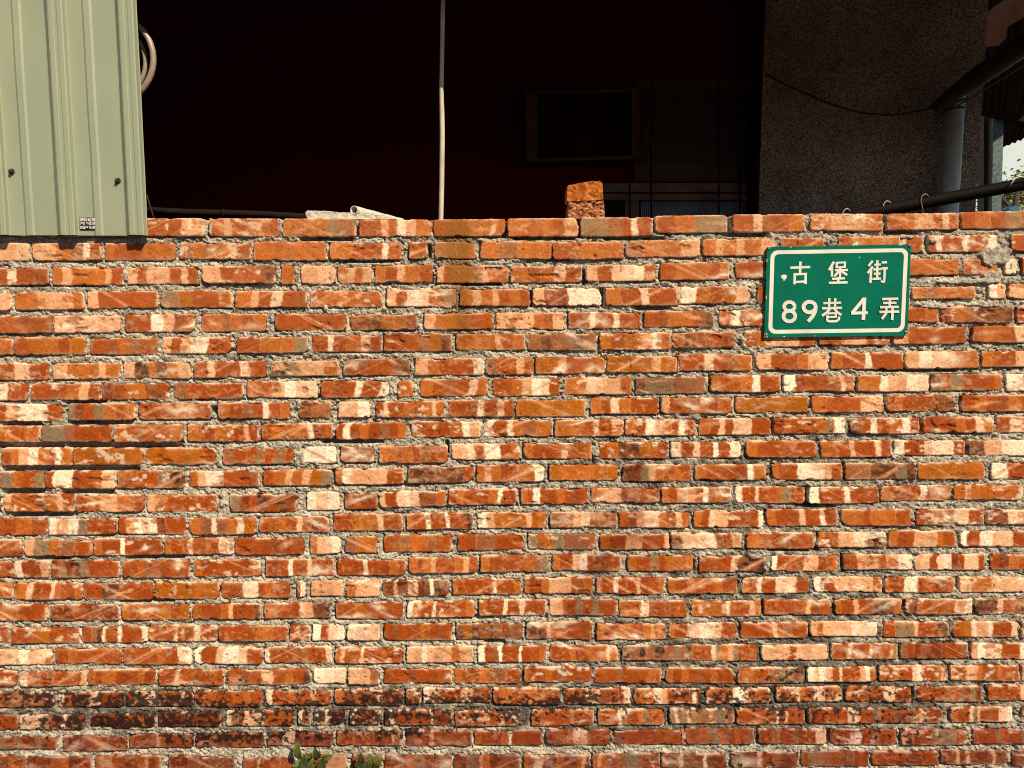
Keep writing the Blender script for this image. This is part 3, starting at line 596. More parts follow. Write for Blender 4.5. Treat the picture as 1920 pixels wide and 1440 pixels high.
A_ = [(*Pn(x, y, SY-.0004),) for x, y in out]; B_ = [(*Pn(x, y, SY-.0004),) for x, y in inn]
b.add([(x, SY-.0004, z) for x, z in A_]+[(x, SY-.0004, z) for x, z in B_], [(i, (i+1) % k, (i+1) % k+k, i+k) for i in range(k)])
b.build('border', M['swhite'], sign, fix=False)
let = MB(); ln = [0]
def stroke(pts, w_, conv):
    """flat-capped brush stroke through pixel points, each stroke a hair above the one before"""
    ln[0] += 1; Yl = SY-.0006-ln[0]*.00003
    pts = [conv(*p) for p in pts]; Lf = []; Rt = []
    for i, p in enumerate(pts):
        a = pts[max(i-1, 0)]; c = pts[min(i+1, len(pts)-1)]
        d = math.hypot(c[0]-a[0], c[1]-a[1]); nxx, nyy = -(c[1]-a[1])/d, (c[0]-a[0])/d
        Lf.append((p[0]+nxx*w_/2, p[1]+nyy*w_/2)); Rt.append((p[0]-nxx*w_/2, p[1]-nyy*w_/2))
    n = len(pts)
    vs = [(lambda q: (q[0], Yl, q[1]))(Pn(x, y, Yl)) for x, y in Lf+Rt]
    let.add(vs, [(i, i+1, i+1+n, i+n) for i in range(n-1)])
def z4(x, y): return (1430+x/8, 455+y/8)
def z5(x, y): return (1570+x/8, 455+y/8)
# upper line, first character
for p, w_ in [([(415, 376), (713, 364)], 4.4), ([(567, 283), (560, 465)], 4.6), ([(482, 460), (478, 625)], 4.6), ([(462, 475), (665, 468)], 4.2), ([(645, 460), (643, 620)], 4.6), ([(480, 590), (645, 582)], 4.0)]: stroke(p, w_, z4)
for p, w_ in [([(925, 342), (872, 432)], 4.6), ([(903, 392), (903, 500)], 4.4), ([(943, 354), (1050, 350)], 3.4), ([(954, 345), (952, 412)], 4.0), ([(1041, 345), (1038, 410)], 4.0), ([(950, 402), (1042, 399)], 3.4),
              ([(935, 434), (1072, 430)], 3.9), ([(990, 405), (988, 522)], 4.2), ([(980, 440), (928, 498)], 4.2), ([(1000, 440), (1064, 484)], 4.4), ([(905, 524), (1040, 518)], 4.0), ([(970, 505), (970, 570)], 4.2), ([(870, 567), (1068, 561)], 4.4)]: stroke(p, w_, Sg)
for p, w_ in [([(532, 272), (466, 350)], 4.4), ([(534, 358), (455, 458)], 4.6), ([(507, 415), (496, 605)], 4.5), ([(552, 333), (652, 326)], 4.0), ([(600, 264), (597, 545)], 4.5), ([(540, 403), (657, 397)], 4.0), ([(548, 467), (647, 462)], 4.0),
              ([(525, 545), (655, 537)], 4.2), ([(665, 297), (745, 294)], 4.4), ([(660, 388), (757, 382)], 4.4), ([(712, 385), (708, 500), (700, 585)], 4.5), ([(712, 578), (690, 592), (652, 574)], 4.0)]: stroke(p, w_, z5)
# lower line
def ring_(cx, cy, rx, ry, w_, conv, a0=0, a1=360):
    n = 28; stroke([(cx+rx*math.cos(R(a0+(a1-a0)*k/n)), cy+ry*math.sin(R(a0+(a1-a0)*k/n))) for k in range(n+1)], w_, conv)
ring_(401, 957, 79, 67, 6.6, z4); ring_(400, 1102, 88, 79, 7.0, z4)
ring_(704, 966, 91, 79, 7.2, z4); stroke([(795, 960), (788, 1030), (750, 1105), (680, 1184)], 7.0, z4)
for p, w_ in [([(1000, 832), (996, 975)], 4.4), ([(1090, 832), (1084, 975)], 4.4), ([(910, 908), (1177, 900)], 4.2), ([(890, 985), (1190, 978)], 4.4), ([(1010, 990), (960, 1050), (890, 1096)], 4.8), ([(1075, 990), (1120, 1045), (1180, 1084)], 4.8),
              ([(975, 1062), (1112, 1056)], 3.8), ([(1100, 1050), (1094, 1128)], 4.0), ([(975, 1118), (1100, 1113)], 3.6), ([(972, 1085), (968, 1160)], 4.2), ([(958, 1165), (1000, 1180), (1110, 1178), (1142, 1150), (1148, 1108)], 4.4)]: stroke(p, w_, z4)
for p, w_ in [([(400, 838), (228, 1050)], 6.2), ([(408, 824), (390, 1160)], 6.6), ([(207, 1058), (457, 1050)], 5.6),
              ([(673, 846), (914, 840)], 4.6), ([(688, 906), (886, 901)], 4.3), ([(641, 968), (921, 963)], 4.5), ([(790, 842), (786, 966)], 4.6), ([(632, 1040), (928, 1033)], 4.6), ([(738, 985), (733, 1060), (668, 1146)], 4.5), ([(830, 985), (822, 1160)], 4.8)]: stroke(p, w_, z5)
let.build('lettering', M['swhite'], sign, fix=False)
for pts in ([(368, 485), (395, 478), (425, 485), (424, 515), (405, 535), (393, 552), (388, 530), (365, 510)], [(1190, 290), (1203, 292), (1200, 303), (1190, 300)], [(460, 184), (475, 183), (470, 198)],
            [(187, 1108), (210, 1102), (226, 1122), (222, 1142), (189, 1143)], [(388, 1130), (408, 1131), (402, 1139), (390, 1139)], [(716, 1126), (730, 1126), (726, 1133)], [(1600, 162), (1660, 161), (1640, 168), (1615, 168)],
            [(205, 700), (212, 702), (208, 740), (202, 735)], [(213, 310), (219, 312), (217, 350), (211, 345)], [(1700, 1075), (1703, 1110), (1685, 1122), (1672, 1100)]):
    q = [Pn(*Sg(*p), SY-.0005) for p in pts]; b = MB(); b.add([(x, SY-.0005, z) for x, z in q], [tuple(range(len(q)))])
    b.build('paint_chip', M['bare'], sign, fix=False)
for x, y in ((236, 202), (1727, 174), (1688, 1094), (206, 1120)):
    c = P(*Sg(x, y), SY); b = MB()
    b.tube([c+Vector((0, .012, 0)), c+Vector((0, -.001, 0)), c+Vector((0, -.0022, 0))], [.0045, .0048, .0030], 12); b.build('screw', M['zinc'], sign)

# ------------------------------------------------------------------ things on the wall top
def rough_block(name, outline, Y0, Y1, mat, seed, amp=.0016, sub=14, lab=None, cat=None, grp=None):
    """block whose front outline is given in photo pixels; lumpy broken faces"""
    import bmesh
    m = MB(); m.prism(outline, Y0, Y1); me = bpy.data.meshes.new(name); me.from_pydata(m.v, [], m.f)
    bm = bmesh.new(); bm.from_mesh(me); bmesh.ops.recalc_face_normals(bm, faces=bm.faces[:])
    bmesh.ops.triangulate(bm, faces=bm.faces[:])
    for _ in range(sub):
        lng = [e for e in bm.edges if e.calc_length() > .0035]
        if not lng or len(bm.verts) > 14000: break
        bmesh.ops.subdivide_edges(bm, edges=lng, cuts=1); bmesh.ops.triangulate(bm, faces=[f for f in bm.faces if len(f.verts) > 3])
    bm.normal_update()
    from mathutils import noise
    for v in bm.verts:
        p = v.co
        d = noise.noise(p*45+Vector((seed,)*3))*amp*1.2 + noise.noise(p*140+Vector((seed,)*3))*amp + noise.noise(p*350)*amp*.5
        v.co = p + v.normal*d
    c = Vector(P(outline[0][0], outline[0][1], Y0))
    cen = sum((v.co for v in bm.verts), Vector())/len(bm.verts); low_ = min(v.co.z for v in bm.verts); cen.z = low_
    for v in bm.verts: v.co -= cen
    bm.to_mesh(me); bm.free()
    o = link(name, me, mat); o.location = cen
    if lab: tag(o, lab, cat, grp)
    return o
def broken_clay(name, a, b_, c, sc):
    m, nt, bs_ = mat_base(name); co = coords(nt)
    n = N(nt, 'ShaderNodeTexNoise', Scale=sc, Detail=8.0, Roughness=.65, Distortion=.6); nt.links.new(co, n.inputs['Vector'])
    nt.links.new(ramp(nt, n.outputs['Fac'], [(.30, c), (.45, a), (.62, b_), (.72, (.7, .42, .25))]), bs_.inputs['Base Color'])
    bs_.inputs['Roughness'].default_value = .9; bs_.inputs['Specular IOR Level'].default_value = .1
    bp = N(nt, 'ShaderNodeBump', Strength=.6, Distance=.003); n2 = N(nt, 'ShaderNodeTexNoise', Scale=180.0, Detail=5.0); nt.links.new(co, n2.inputs['Vector'])
    nt.links.new(n2.outputs['Fac'], bp.inputs['Height']); nt.links.new(bp.outputs[0], bs_.inputs['Normal'])
    return m
M['bk1'] = broken_clay('orange_broken_clay', (.36, .085, .010), (.58, .20, .05), (.09, .025, .012), 62)
M['bk2'] = broken_clay('crumbly_clay', (.33, .10, .03), (.52, .26, .14), (.05, .014, .01), 75)
G1 = 'loose half bricks stacked on the wall top'
rough_block('loose_brick', [(1066, 411), (1066.5, 380), (1070, 377.5), (1080, 378), (1095, 375.5), (1113, 377), (1119, 380), (1124, 377), (1131, 375), (1133, 379), (1133.5, 409)], .004, .085, M['bk2'], 3, .0042,
            lab='crumbling brown half brick lying directly on the wall top under the orange one', cat='brick', grp=G1)
rough_block('loose_brick', [(1062.6, 375), (1064, 350), (1067, 346.5), (1085, 343.5), (1110, 340), (1124, 338.6), (1129, 342), (1130, 350), (1131.2, 373.5), (1118, 375.3), (1095, 376), (1075, 377.2), (1065, 377.4)], .0, .08, M['bk1'], 9, .0014,
            lab='smoother orange half brick, the tilted upper one of the stack', cat='brick', grp=G1)
M['conc'] = simple('pale_concrete', (.54, .49, .40), .95, var=.35, scale=120, bump=.7, bscale=260, dist=.003)
rough_block('concrete_slab', [(577, 411), (574, 404), (572.5, 398), (576, 394.8), (600, 395.5), (640, 398), (680, 399.5), (700, 401.5), (712, 404), (735, 408), (742, 411)], .012, .07, M['conc'], 5, .0010,
            lab='thin broken slab of pale concrete lying on the wall top', cat='concrete slab')
b = MB()
p0, p1 = P(663.5, 394.2, .012), P(752, 417, .25)
pts = [p0.lerp(p1, t/10) for t in range(11)]
b.tube(pts, [.0125+.0005*math.sin(k*2) for k in range(11)], 22, cap=False)
b.tube(pts, [.0098]*11, 22, cap=False)
n_ = 22; b.f += [(k, (k+1) % n_, 11*n_+(k+1) % n_, 11*n_+k) for k in range(n_)]
o = b.build('broken_pipe', M['conc'], None, True); tag(o, 'short piece of cement-crusted pipe resting on the concrete slab, open end facing left', 'pipe')
M['blk'] = simple('black_plastic', (.014, .008, .006), .8, var=.3, scale=20, bump=.1, spec=.1)
M['grime'] = simple('grimy_plastic', (.045, .028, .022), .55, var=.3, scale=20, bump=.1)
b = MB(); b.tube([P(262, 393, .30).lerp(P(640, 409.5, .30), t/8)+Vector((0, 0, -.002*math.sin(t))) for t in range(9)], .0105, 14)
b.tube([P(416, 399.4, .30), P(421, 399.7, .30)], .0125, 14)
o = b.build('black_pipe', M['blk'], None, True); tag(o, 'long thin dark pipe lying behind the wall top beside the green panel', 'pipe')
b = MB(); b.tube([P(276, 366, .05), P(281, 385, .045), P(285, 398, .03), P(290, 412, .03)], .0016, 6)
o = b.build('rusty_wire', M['rust'], None, True); tag(o, 'thin rusty wire sticking up between green panel and wall top', 'wire')
# upright pole
M['pole'] = simple('bleached_bamboo', (.54, .46, .34), .6, var=.22, scale=14, bump=.2, bscale=120, stretch=(4, 4, 1))
pp = [(831, -90), (830.5, 0), (829.5, 60), (828.5, 130), (827.5, 170), (828.6, 215), (829.2, 250), (828.6, 300), (828, 350), (826.5, 410), (825, 470), (824, 700), (823, 1100), (822, 1500)]
b = MB(); b.tube([P(x, y, .30) for x, y in pp], [.0068, .0068, .0068, .0066, .0068, .0078, .0080, .0080, .0080, .0078, .0078, .0078, .0078, .0078], 16)
o = b.build('upright_pole', M['pole'], None, True); tag(o, 'slender pale pole standing upright behind the wall against the dark shed', 'pole')
# hose coil behind the panel
M['hose'] = simple('grey_hose', (.30, .235, .18), .35, var=.15, scale=60, bump=.1, spec=.6)
b = MB()
for cx_, cy_, rx, ry, Yc, rr in ((222, 112, 65.5, 76, .20, .0088), (216, 118, 66.5-10, 66, .225, .0065)):
    b.tube([P(cx_+rx*math.cos(R(a)), cy_+ry*math.sin(R(a)), Yc) for a in range(180, 541, 8)], rr, 12)
o = b.build('hose_coil', M['hose'], None, True); tag(o, 'coiled grey hose showing past the right edge of the green panel', 'hose')

# ------------------------------------------------------------------ shed / house behind the wall
def stucco():
    m, nt, b = mat_base('pebbledash'); co = coords(nt)
    vo = N(nt, 'ShaderNodeTexVoronoi', Scale=230.0); nt.links.new(co, vo.inputs['Vector'])
    n = N(nt, 'ShaderNodeTexNoise', Scale=2.5, Detail=4.0); nt.links.new(co, n.inputs['Vector'])
    sep = N(nt, 'ShaderNodeSeparateColor'); nt.links.new(vo.outputs['Color'], sep.inputs[0])
    c1 = ramp(nt, sep.outputs[0], [(.15, (.15, .08, .055)), (.5, (.45, .325, .25)), (.85, (.88, .72, .59))])
    c2 = ramp(nt, n.outputs['Fac'], [(.3, (.6, .55, .5)), (.7, (1.15,)*3)])
    mx = N(nt, 'ShaderNodeMix', data_type='RGBA', blend_type='MULTIPLY'); mx.inputs[0].default_value = 1
    nt.links.new(c1, mx.inputs[6]); nt.links.new(c2, mx.inputs[7]); nt.links.new(mx.outputs[2], b.inputs['Base Color'])
    b.inputs['Roughness'].default_value = .9; b.inputs['Specular IOR Level'].default_value = .1
    bp = N(nt, 'ShaderNodeBump', Strength=1.0, Distance=.006); nt.links.new(vo.outputs['Distance'], bp.inputs['Height']); bp.invert = True
    nt.links.new(bp.outputs[0], b.inputs['Normal'])
    return m
M['stucco'] = stucco()
M['dark'] = simple('shade_black_boards', (.05, .0045, .003), .95, var=.3, scale=6, bump=.1, spec=.0)  # warm black of the porch shade put into the colour
M['darkl'] = simple('shade_black_wall', (.115, .005, .003), .95, var=.06, scale=6, bump=.1, spec=.0)  # shade of the deep porch painted in as the wall's colour
M['darkw'] = simple('dark_timber', (.030, .010, .006), .9, var=.3, scale=8, bump=.1, spec=.05)
M['tan'] = simple('tan_timber', (.12, .050, .024), .8, var=.3, scale=8, bump=.1, spec=.1)
M['rafter'] = simple('blackish_timber', (.022, .009, .006), .9, var=.3, scale=8, bump=.1, spec=.05)  # one even near-black brown
M['sill'] = simple('grey_board', (.21, .135, .095), .8, var=.35, scale=7, bump=.1, spec=.1)
M['reed'] = simple('reeded_glass', (.09, .06, .05), .18, var=.2, bump=0, spec=.6)
HY, RY = 2.2, 2.425
house = thing('house', 'dark house with pebble-dash wall, barred window and deep shadowed porch behind the brick wall', 'house', (0, HY, 0))
xc = Pn(1838, 250, HY)[0]; xs_ = Pn(1427, 250, HY)[0]
b = MB(); b.box((xs_, HY, 0), (xc, HY+1.5, 3.36)); b.build('pebbledash_wall', M['stucco'], house)
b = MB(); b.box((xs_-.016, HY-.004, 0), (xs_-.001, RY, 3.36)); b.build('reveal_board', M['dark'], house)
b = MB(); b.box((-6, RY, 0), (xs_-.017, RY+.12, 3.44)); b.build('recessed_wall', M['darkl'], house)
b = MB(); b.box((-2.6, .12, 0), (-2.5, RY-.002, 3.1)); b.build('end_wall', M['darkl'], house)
# porch roof, front edge just behind the brick wall, above the frame
b = MB(); nx_ = 130
xa, xb = -2.7, xc+.05
for k in range(nx_):
    x0_, x1_ = xa+(xb-xa)*k/nx_, xa+(xb-xa)*(k+1)/nx_
    z0_, z1_ = .012*math.cos(k*math.pi), .012*math.cos((k+1)*math.pi)
    b.add([(x0_, .06, 2.60+z0_), (x1_, .06, 2.60+z1_), (x1_, 3.9, 4.0+z1_), (x0_, 3.9, 4.0+z0_), (x0_, .06, 2.602+z0_), (x1_, .06, 2.602+z1_), (x1_, 3.9, 4.002+z1_), (x0_, 3.9, 4.002+z0_)],
          [(0, 1, 2, 3), (7, 6, 5, 4), (0, 4, 5, 1), (2, 6, 7, 3)])
b.add([(xb-.2, .06, 2.62), (xb+1.6, .06, 2.62), (xb+1.6, 2.15, 3.382), (xb-.2, 2.15, 3.382)], [(0, 1, 2, 3)])  # added sheet out of view, keeps the sun off the pebbledash corner
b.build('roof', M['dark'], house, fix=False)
b = MB()
for k in range(5): b.box((xa+.1+k*1.1, .1, 2.54), (xa+.16+k*1.1, .101, 2.58))
b.box((xa, .085, 2.50), (xb+1.6, .125, 2.585)); b.build('eave_beam', M['darkw'], house)
# window
win = MB(); win.rect(1190, 149, 1410, 166, RY-.035, RY-.002); win.rect(1190, 166, 1202, 343, RY-.034, RY-.002); win.rect(1399, 166, 1409, 400, RY-.034, RY-.002)
win.rect(1202, 324, 1399, 341, RY-.033, RY-.002)
f = win.build('window', M['tan'], house)
b = MB(); b.rect(1120, 343.5, 1409, 360, RY-.050, RY-.036); b.rect(1100, 363, 1409, 374.5, RY-.056, RY-.036); b.rect(1172, 375, 1198, 470, RY-.045, RY-.036); b.rect(1396, 375, 1407, 470, RY-.045, RY-.036)
o = b.build('sill', M['sill'], f); o.location = (0, 0, 0)
b = MB(); xw0, xw1 = Pn(1202.5, 245, RY)[0], Pn(1398.5, 245, RY)[0]; zw0, zw1 = Pn(1300, 325, RY)[1], Pn(1300, 165, RY)[1]
nr_ = 53; vs = []
for i in range(nr_*6+1):
    x = xw0+(xw1-xw0)*i/(nr_*6); yy = RY-.012-.0035*abs(math.sin(math.pi*i/6)); vs += [(x, yy, zw0), (x, yy, zw1)]
b.add(vs, [(2*i, 2*i+2, 2*i+3, 2*i+1) for i in range(nr_*6)])
o = b.build('pane', M['reed'], f, True, fix=False); o.location = (0, 0, 0)
b = MB(); zw0, zw1 = Pn(1300, 520, RY)[1], Pn(1300, 374.8, RY)[1]; vs = []
for i in range(nr_*6+1):
    x = xw0+(xw1-xw0)*i/(nr_*6); yy = RY-.012-.0035*abs(math.sin(math.pi*i/6)); vs += [(x, yy, zw0), (x, yy, zw1)]
b.add(vs, [(2*i, 2*i+2, 2*i+3, 2*i+1) for i in range(nr_*6)]); o = b.build('pane', M['reed'], f, True, fix=False); o.location = (0, 0, 0)
b = MB(); b.rect(1090, 375.5, 1171.5, 480, RY-.03, RY-.002); o = b.build('shade_panel', M['blk'], f); o.location = (0, 0, 0)  # black panel added over the wall, stands in for shade beside the lower pane
b = MB()
for y0_, y1_ in ((222, 224), (183, 184.8), (260, 262.5), (298.5, 301.5), (336, 339), (361, 363.4), (374.6, 377.6)):
    x0_ = 1172 if y0_ > 270 else 1190
    if y0_ < 270: x0_ = 1198
    if y0_ > 330: x0_ = 1090
    b.rect(x0_, y0_+2.5, 1408, y1_, RY-.085, RY-.077)
for x0_, ya_ in ((1179.5, 343), (1219.5, 152), (1346.5, 150), (1386, 150)):
    b.rect(x0_, ya_, x0_+3, 480, RY-.094, RY-.086)
o = b.build('grille', M['dark'], f); o.location = (0, 0, 0)
# boxed frame left of the window
bx = thing('hanging_cabinet', 'tan framed mesh-fronted box hung on the dark wall left of the barred window', 'cabinet', P(1090, 303, RY-.25))
b = MB(); Yb0, Yb1 = RY-.26, RY-.001
b.rect(1184.5, 165, 1195.5, 298, Yb0, Yb0+.02); b.rect(986, 228, 1007, 302, Yb0, Yb0+.02); b.rect(986, 172, 1007, 227.4, Yb0+.004, Yb0+.024)
b.prism([(1007.5, 297), (1007.5, 302), (1184, 298.5), (1184, 291)], Yb0+.001, Yb0+.021); b.prism([(1007.5, 171), (1007.5, 174), (1184, 172.5), (1184, 166)], Yb0+.001, Yb0+.021)
b.build('frame', M['tan'], bx)
b = MB(); b.rect(987, 167, 1195, 300, Yb0+.026, Yb1); b.build('casing', M['dark'], bx)
b = MB()
for k in range(40): b.rect(1008+k*4.4, 175, 1009+k*4.4, 296, Yb0+.0215, Yb0+.0235)
for k in range(28): b.rect(1008, 176+k*4.3, 1183, 177+k*4.3, Yb0+.0238, Yb0+.0255)
b.build('wire_mesh', M['darkw'], bx)
# downpipe and gutter
M['pvc'] = simple('grey_pvc', (.78, .86, .80), .5, var=.12, scale=12, bump=.05, stretch=(6, 6, 1))
M['brownp'] = simple('brown_gutter', (.07, .028, .016), .4, var=.2, scale=10, bump=.05)
ptop, pbot = Pn(1790, 186, HY-.09), Pn(1777, 420, HY-.09)
b = MB(); xm_ = Pn(1784, 300, HY-.09)[0]
b.tube([(xm_, HY-.09, 0), (xm_, HY-.09, 1.5), (xm_, HY-.09, Pn(1790, 178, HY-.09)[1])], .049, 28)
dp = b.build('downpipe', M['pvc'], house, True)
b = MB(); zc = Pn(1784, 205, HY-.09)[1]; b.tube([(xm_, HY-.09, zc-.007), (xm_, HY-.09, zc+.005)], .0525, 28); b.box((xm_-.004, HY-.09, zc-.006), (xm_+.004, HY, zc+.004))
o = b.build('clamp', M['grime'], dp); o.location = (0, 0, 0)
b = MB(); g0, g1 = P(1752, 200, HY-.18), P(2010, 22, HY-1.1)
pts = [g0.lerp(g1, t/12) for t in range(13)]
b.tube(pts, [.022+.026*min(1, t/4) for t in range(13)], 26)
o = b.build('gutter', M['brownp'], house, True)
b = MB(); h0, h1 = P(1762, 219, HY-.18), P(2020, 60, HY-1.1); b.tube([h0, h1], .004, 8); b2 = b.build('gutter_lip', M['zinc'], o); b2.location = (0, 0, 0)
# beam ends beyond the corner
b = MB()
b.prism([(1840, 40), (1860, 28), (1890, 33), (1888, 70), (1872, 86), (1841, 88)], HY+.25, HY+.40)
b.prism([(1842, 32), (1925, -30), (1960, -20), (1960, 8), (1890, 50), (1842, 66)], HY+.41, HY+.50)
b.build('rafter_end', M['rafter'], house)
# cable swag
cb = [(1436, 138), (1470, 158), (1510, 175), (1550, 192), (1590, 206), (1625, 213), (1665, 216), (1705, 212), (1745, 203), (1790, 192), (1815, 184)]
b = MB(); b.tube([P(x, y, HY-.16) for x, y in cb], .0055, 10)
o = b.build('cable', M['grime'], None, True); tag(o, 'black cable sagging in front of the pebble-dash wall up to the gutter', 'cable')
b = MB(); b.tube([P(x, y, 1.6) for x, y in [(992, -20), (1008, 40), (1030, 95), (1055, 130), (1080, 158), (1110, 176)]], .003, 8)
o = b.build('cable', M['brownp'], None, True); tag(o, 'thin brown cord hanging from the roof above the mesh-fronted box', 'cord')

# clothes pole and hangers
M['blackpole'] = simple('black_pole', (.004, .002, .0015), .7, var=.2, scale=12, bump=.1, spec=.1)
b = MB(); q0, q1 = P(1500, 423, .55), P(2050, 320, .40)
b.tube([q0.lerp(P(1762, 374.5, .50), t/4) for t in range(4)]+[P(1762, 374.5, .50), P(1920, 345, .44), q1], [.017, .019, .0205, .021, .021, .0205, .0205], 16)
o = b.build('clothes_pole', M['blackpole'], None, True); tag(o, 'black clothes-drying pole slanting up to the right just behind the wall', 'pole')
M['wire'] = simple('pale_wire', (.50, .42, .38), .4, var=.1, bump=0); M['wirep'] = simple('pink_wire', (.38, .17, .15), .4, var=.1, bump=0)
def hanger(x, y, h, mat, lab, lean=0, Yc=.49):
    """hook over the pole with the shoulders hanging below; (x, y) is the hook top"""
    b = MB(); s_ = 1.0
    arc = [(x+9, y+5), (x+7, y+1.5), (x+3, y), (x-1, y+2), (x-4.5, y+7), (x-5.5, y+14), (x-3+lean, y+24), (x-1+lean, y+36)]
    b.tube([P(a, c, Yc-.024) for a, c in arc], .0016, 8)
    l = [(x-1+lean, y+36), (x-110, y+85), (x-112, y+90), (x+108, y+90), (x+108, y+85), (x-1+lean, y+36)]
    b.tube([P(a, c, Yc-.024) for a, c in l], .0016, 8, cap=False)
    o = b.build('clothes_hanger', mat, None, True); tag(o, lab, 'hanger', 'wire hangers on the black pole')
hanger(1585, 391, 40, M['wire'], 'leftmost grey wire hanger, only its hook tip above the wall', Yc=.54)
hanger(1661, 376.5, 40, M['wire'], 'pale grey wire hanger hooked on the black pole, second from the left', Yc=.53)
hanger(1732, 363.5, 40, M['wirep'], 'pinkish wire hanger hooked on the black pole left of the downpipe', Yc=.51)
b = MB(); b.tube([P(x, y, .415) for x, y in [(1924, 333), (1912, 331.5), (1905, 333), (1899, 340), (1893, 349)]], .0022, 8)
b.tube([P(x, y, .415) for x, y in [(1924, 333), (1934, 350), (1930, 372), (1900, 430), (1840, 470), (1960, 470), (1930, 372)]], .0022, 8, cap=False)
o = b.build('clothes_hanger', M['wire'], None, True); tag(o, 'thick white hanger hooked on the pole at the far right edge', 'hanger', 'wire hangers on the black pole')

# ------------------------------------------------------------------ neighbouring lean-to seen past the corner
lean = thing('lean_to', 'dark lean-to roof on a galvanised post beyond the house corner at right', 'shed', P(1866, 420, 3.4))
M['galv'] = simple('spangled_zinc', (.10, .135, .135), .5, metal=.3, var=.55, scale=45, bump=.05)
def quadgrid(corners, nu, nvv, bumpf, thick):
    A, B, C_, D_ = corners; vs = []
    for j in range(nvv+1):
        for i in range(nu+1):
            u, v = i/nu, j/nvv
            p = A*(1-u)*(1-v)+B*u*(1-v)+C_*u*v+D_*(1-u)*v
            vs.append(p+Vector((0, 0, bumpf(u, v))))
    n1 = len(vs); vs += [p+Vector((0, 0, thick)) for p in vs]
    fs = [(j*(nu+1)+i, j*(nu+1)+i+1, (j+1)*(nu+1)+i+1, (j+1)*(nu+1)+i) for j in range(nvv) for i in range(nu)]
    fs += [tuple(k+n1 for k in reversed(f_)) for f_ in fs]
    fs += [(i, i+n1, i+1+n1, i+1) for i in range(nu)]
    return vs, fs
b = MB()
vs, fs = quadgrid((P(1812, 304.5, 6.0), P(1990, 231, 4.2), P(2300, -260, 1.9), P(1780, -120, 3.4)), 60, 4, lambda u, v: .006*math.sin(u*60*1.6)+.005*math.sin(u*117), .02)
b.add(vs, fs); b.build('roof', M['rafter'], lean, fix=False)
b = MB(); b.rect(1845, 214, 1863, 470, 3.42, 3.5); b.build('back_post', M['grime'], lean)
b = MB(); b.prism([(1862.5, 222), (1859, 470), (1875.5, 470), (1882, 222)], 3.36, 3.44); b.build('post', M['galv'], lean)
b = MB(); b.prism([(1838, 204), (1838, 212), (1960, 236), (1960, 222)], 3.30, 3.35); b.build('beam', M['rafter'], lean)
b = MB(); b.prism([(1834, 272), (1834, 277), (1850, 268), (1850, 263)], 4.2, 4.26); b.build('rafter', M['darkw'], lean); b = MB(); b.prism([(1883, 250), (1883, 256), (1935, 226), (1935, 219)], 4.2, 4.26); b.build('rafter', M['darkw'], lean)

# far metal rack, tree, blue cover
M['steel'] = simple('weathered_steel', (.06, .05, .045), .7, var=.3, bump=.1)
b = MB(); YR = 9.0
for x in (1834.5, 1837.5, 1840, 1844, 1848): b.tube([P(x, 316 if x < 1839 or x > 1845 else 318, YR), P(x-1.5, 440, YR)], .006, 6)
b.tube([P(1835.6, 316, YR), P(1836, 440, YR)], .012, 6)
for y in (317, 337, 350, 372, 386): b.tube([P(1833, y, YR), P(1849, y-1, YR)], .006, 6)
b.tube([P(1834, 317, YR), P(1841, 314, YR+.3)], .006, 6); b.tube([P(1841, 314, YR+.3), P(1849, 315, YR+.3)], .006, 6)
o = b.build('metal_rack', M['steel'], None); tag(o, 'tall narrow metal rack against the sky beside the pebble-dash corner', 'rack')
M['leaf'] = simple('tree_leaves', (.13, .145, .05), .6, var=.6, scale=3, bump=0, col2=(.20, .21, .09))
M['bark'] = simple('bark', (.05, .032, .024), .9, var=.4, scale=30, bump=.4)
def make_tree(cx_, base_y, top_y, half, Yt, n, seed, lab):
    rg = random.Random(seed)
    c0 = P(cx_, base_y, Yt); t = thing('tree', lab, 'tree', (c0.x, Yt, 0), 'trees beyond the lean-to')
    Hh = P(cx_, top_y, Yt).z; Wh = abs(P(cx_+half, top_y, Yt).x-P(cx_, top_y, Yt).x)
    b = MB(); b.tube([(c0.x, Yt, 0), (c0.x+.1, Yt, Hh*.45), (c0.x, Yt, Hh*.75)], [.14, .10, .05], 10)
    tips = []
    for k in range(26):
        a = rg.uniform(0, 6.28); z0 = Hh*rg.uniform(.35, .7); e = Vector((c0.x+math.cos(a)*Wh*rg.uniform(.3, .95), Yt+math.sin(a)*Wh*rg.uniform(.3, .9), z0+Hh*rg.uniform(.08, .30)))
        e.z = min(e.z, Hh*.97); s0 = Vector((c0.x, Yt, z0)); mid_ = s0.lerp(e, .5)+Vector((0, 0, .12)); b.tube([s0, mid_, e], [.035, .022, .008], 6); tips.append(e); tips.append(mid_)
    b.build('trunk', M['bark'], t, True)
    b = MB()
    for k in range(n):
        c = rg.choice(tips)+Vector((rg.gauss(0, .22), rg.gauss(0, .22), rg.gauss(0, .16)))
        d = Vector((rg.uniform(-1, 1), rg.uniform(-1, 1), rg.uniform(-.9, .5))).normalized(); s_ = d.cross(Vector((rg.uniform(-1, 1), rg.uniform(-1, 1), rg.uniform(-1, 1)))).normalized()
        l_ = rg.uniform(.06, .13); w2 = l_*.22
        b.add([c, c+d*l_*.5+s_*w2, c+d*l_, c+d*l_*.5-s_*w2], [(0, 1, 2, 3)])
    b.build('crown', M['leaf'], t, fix=False)
make_tree(1896, 420, 311, 46, 12, 9000, 3, 'light feathery green tree nearest the right edge, seen under the lean-to roof')
make_tree(1948, 420, 345, 60, 10, 7000, 5, 'second leafy tree at the right edge, lower and partly cut off')
make_tree(1846, 420, 362, 26, 15, 2600, 8, 'low pale shrub-like tree seen through the metal rack')
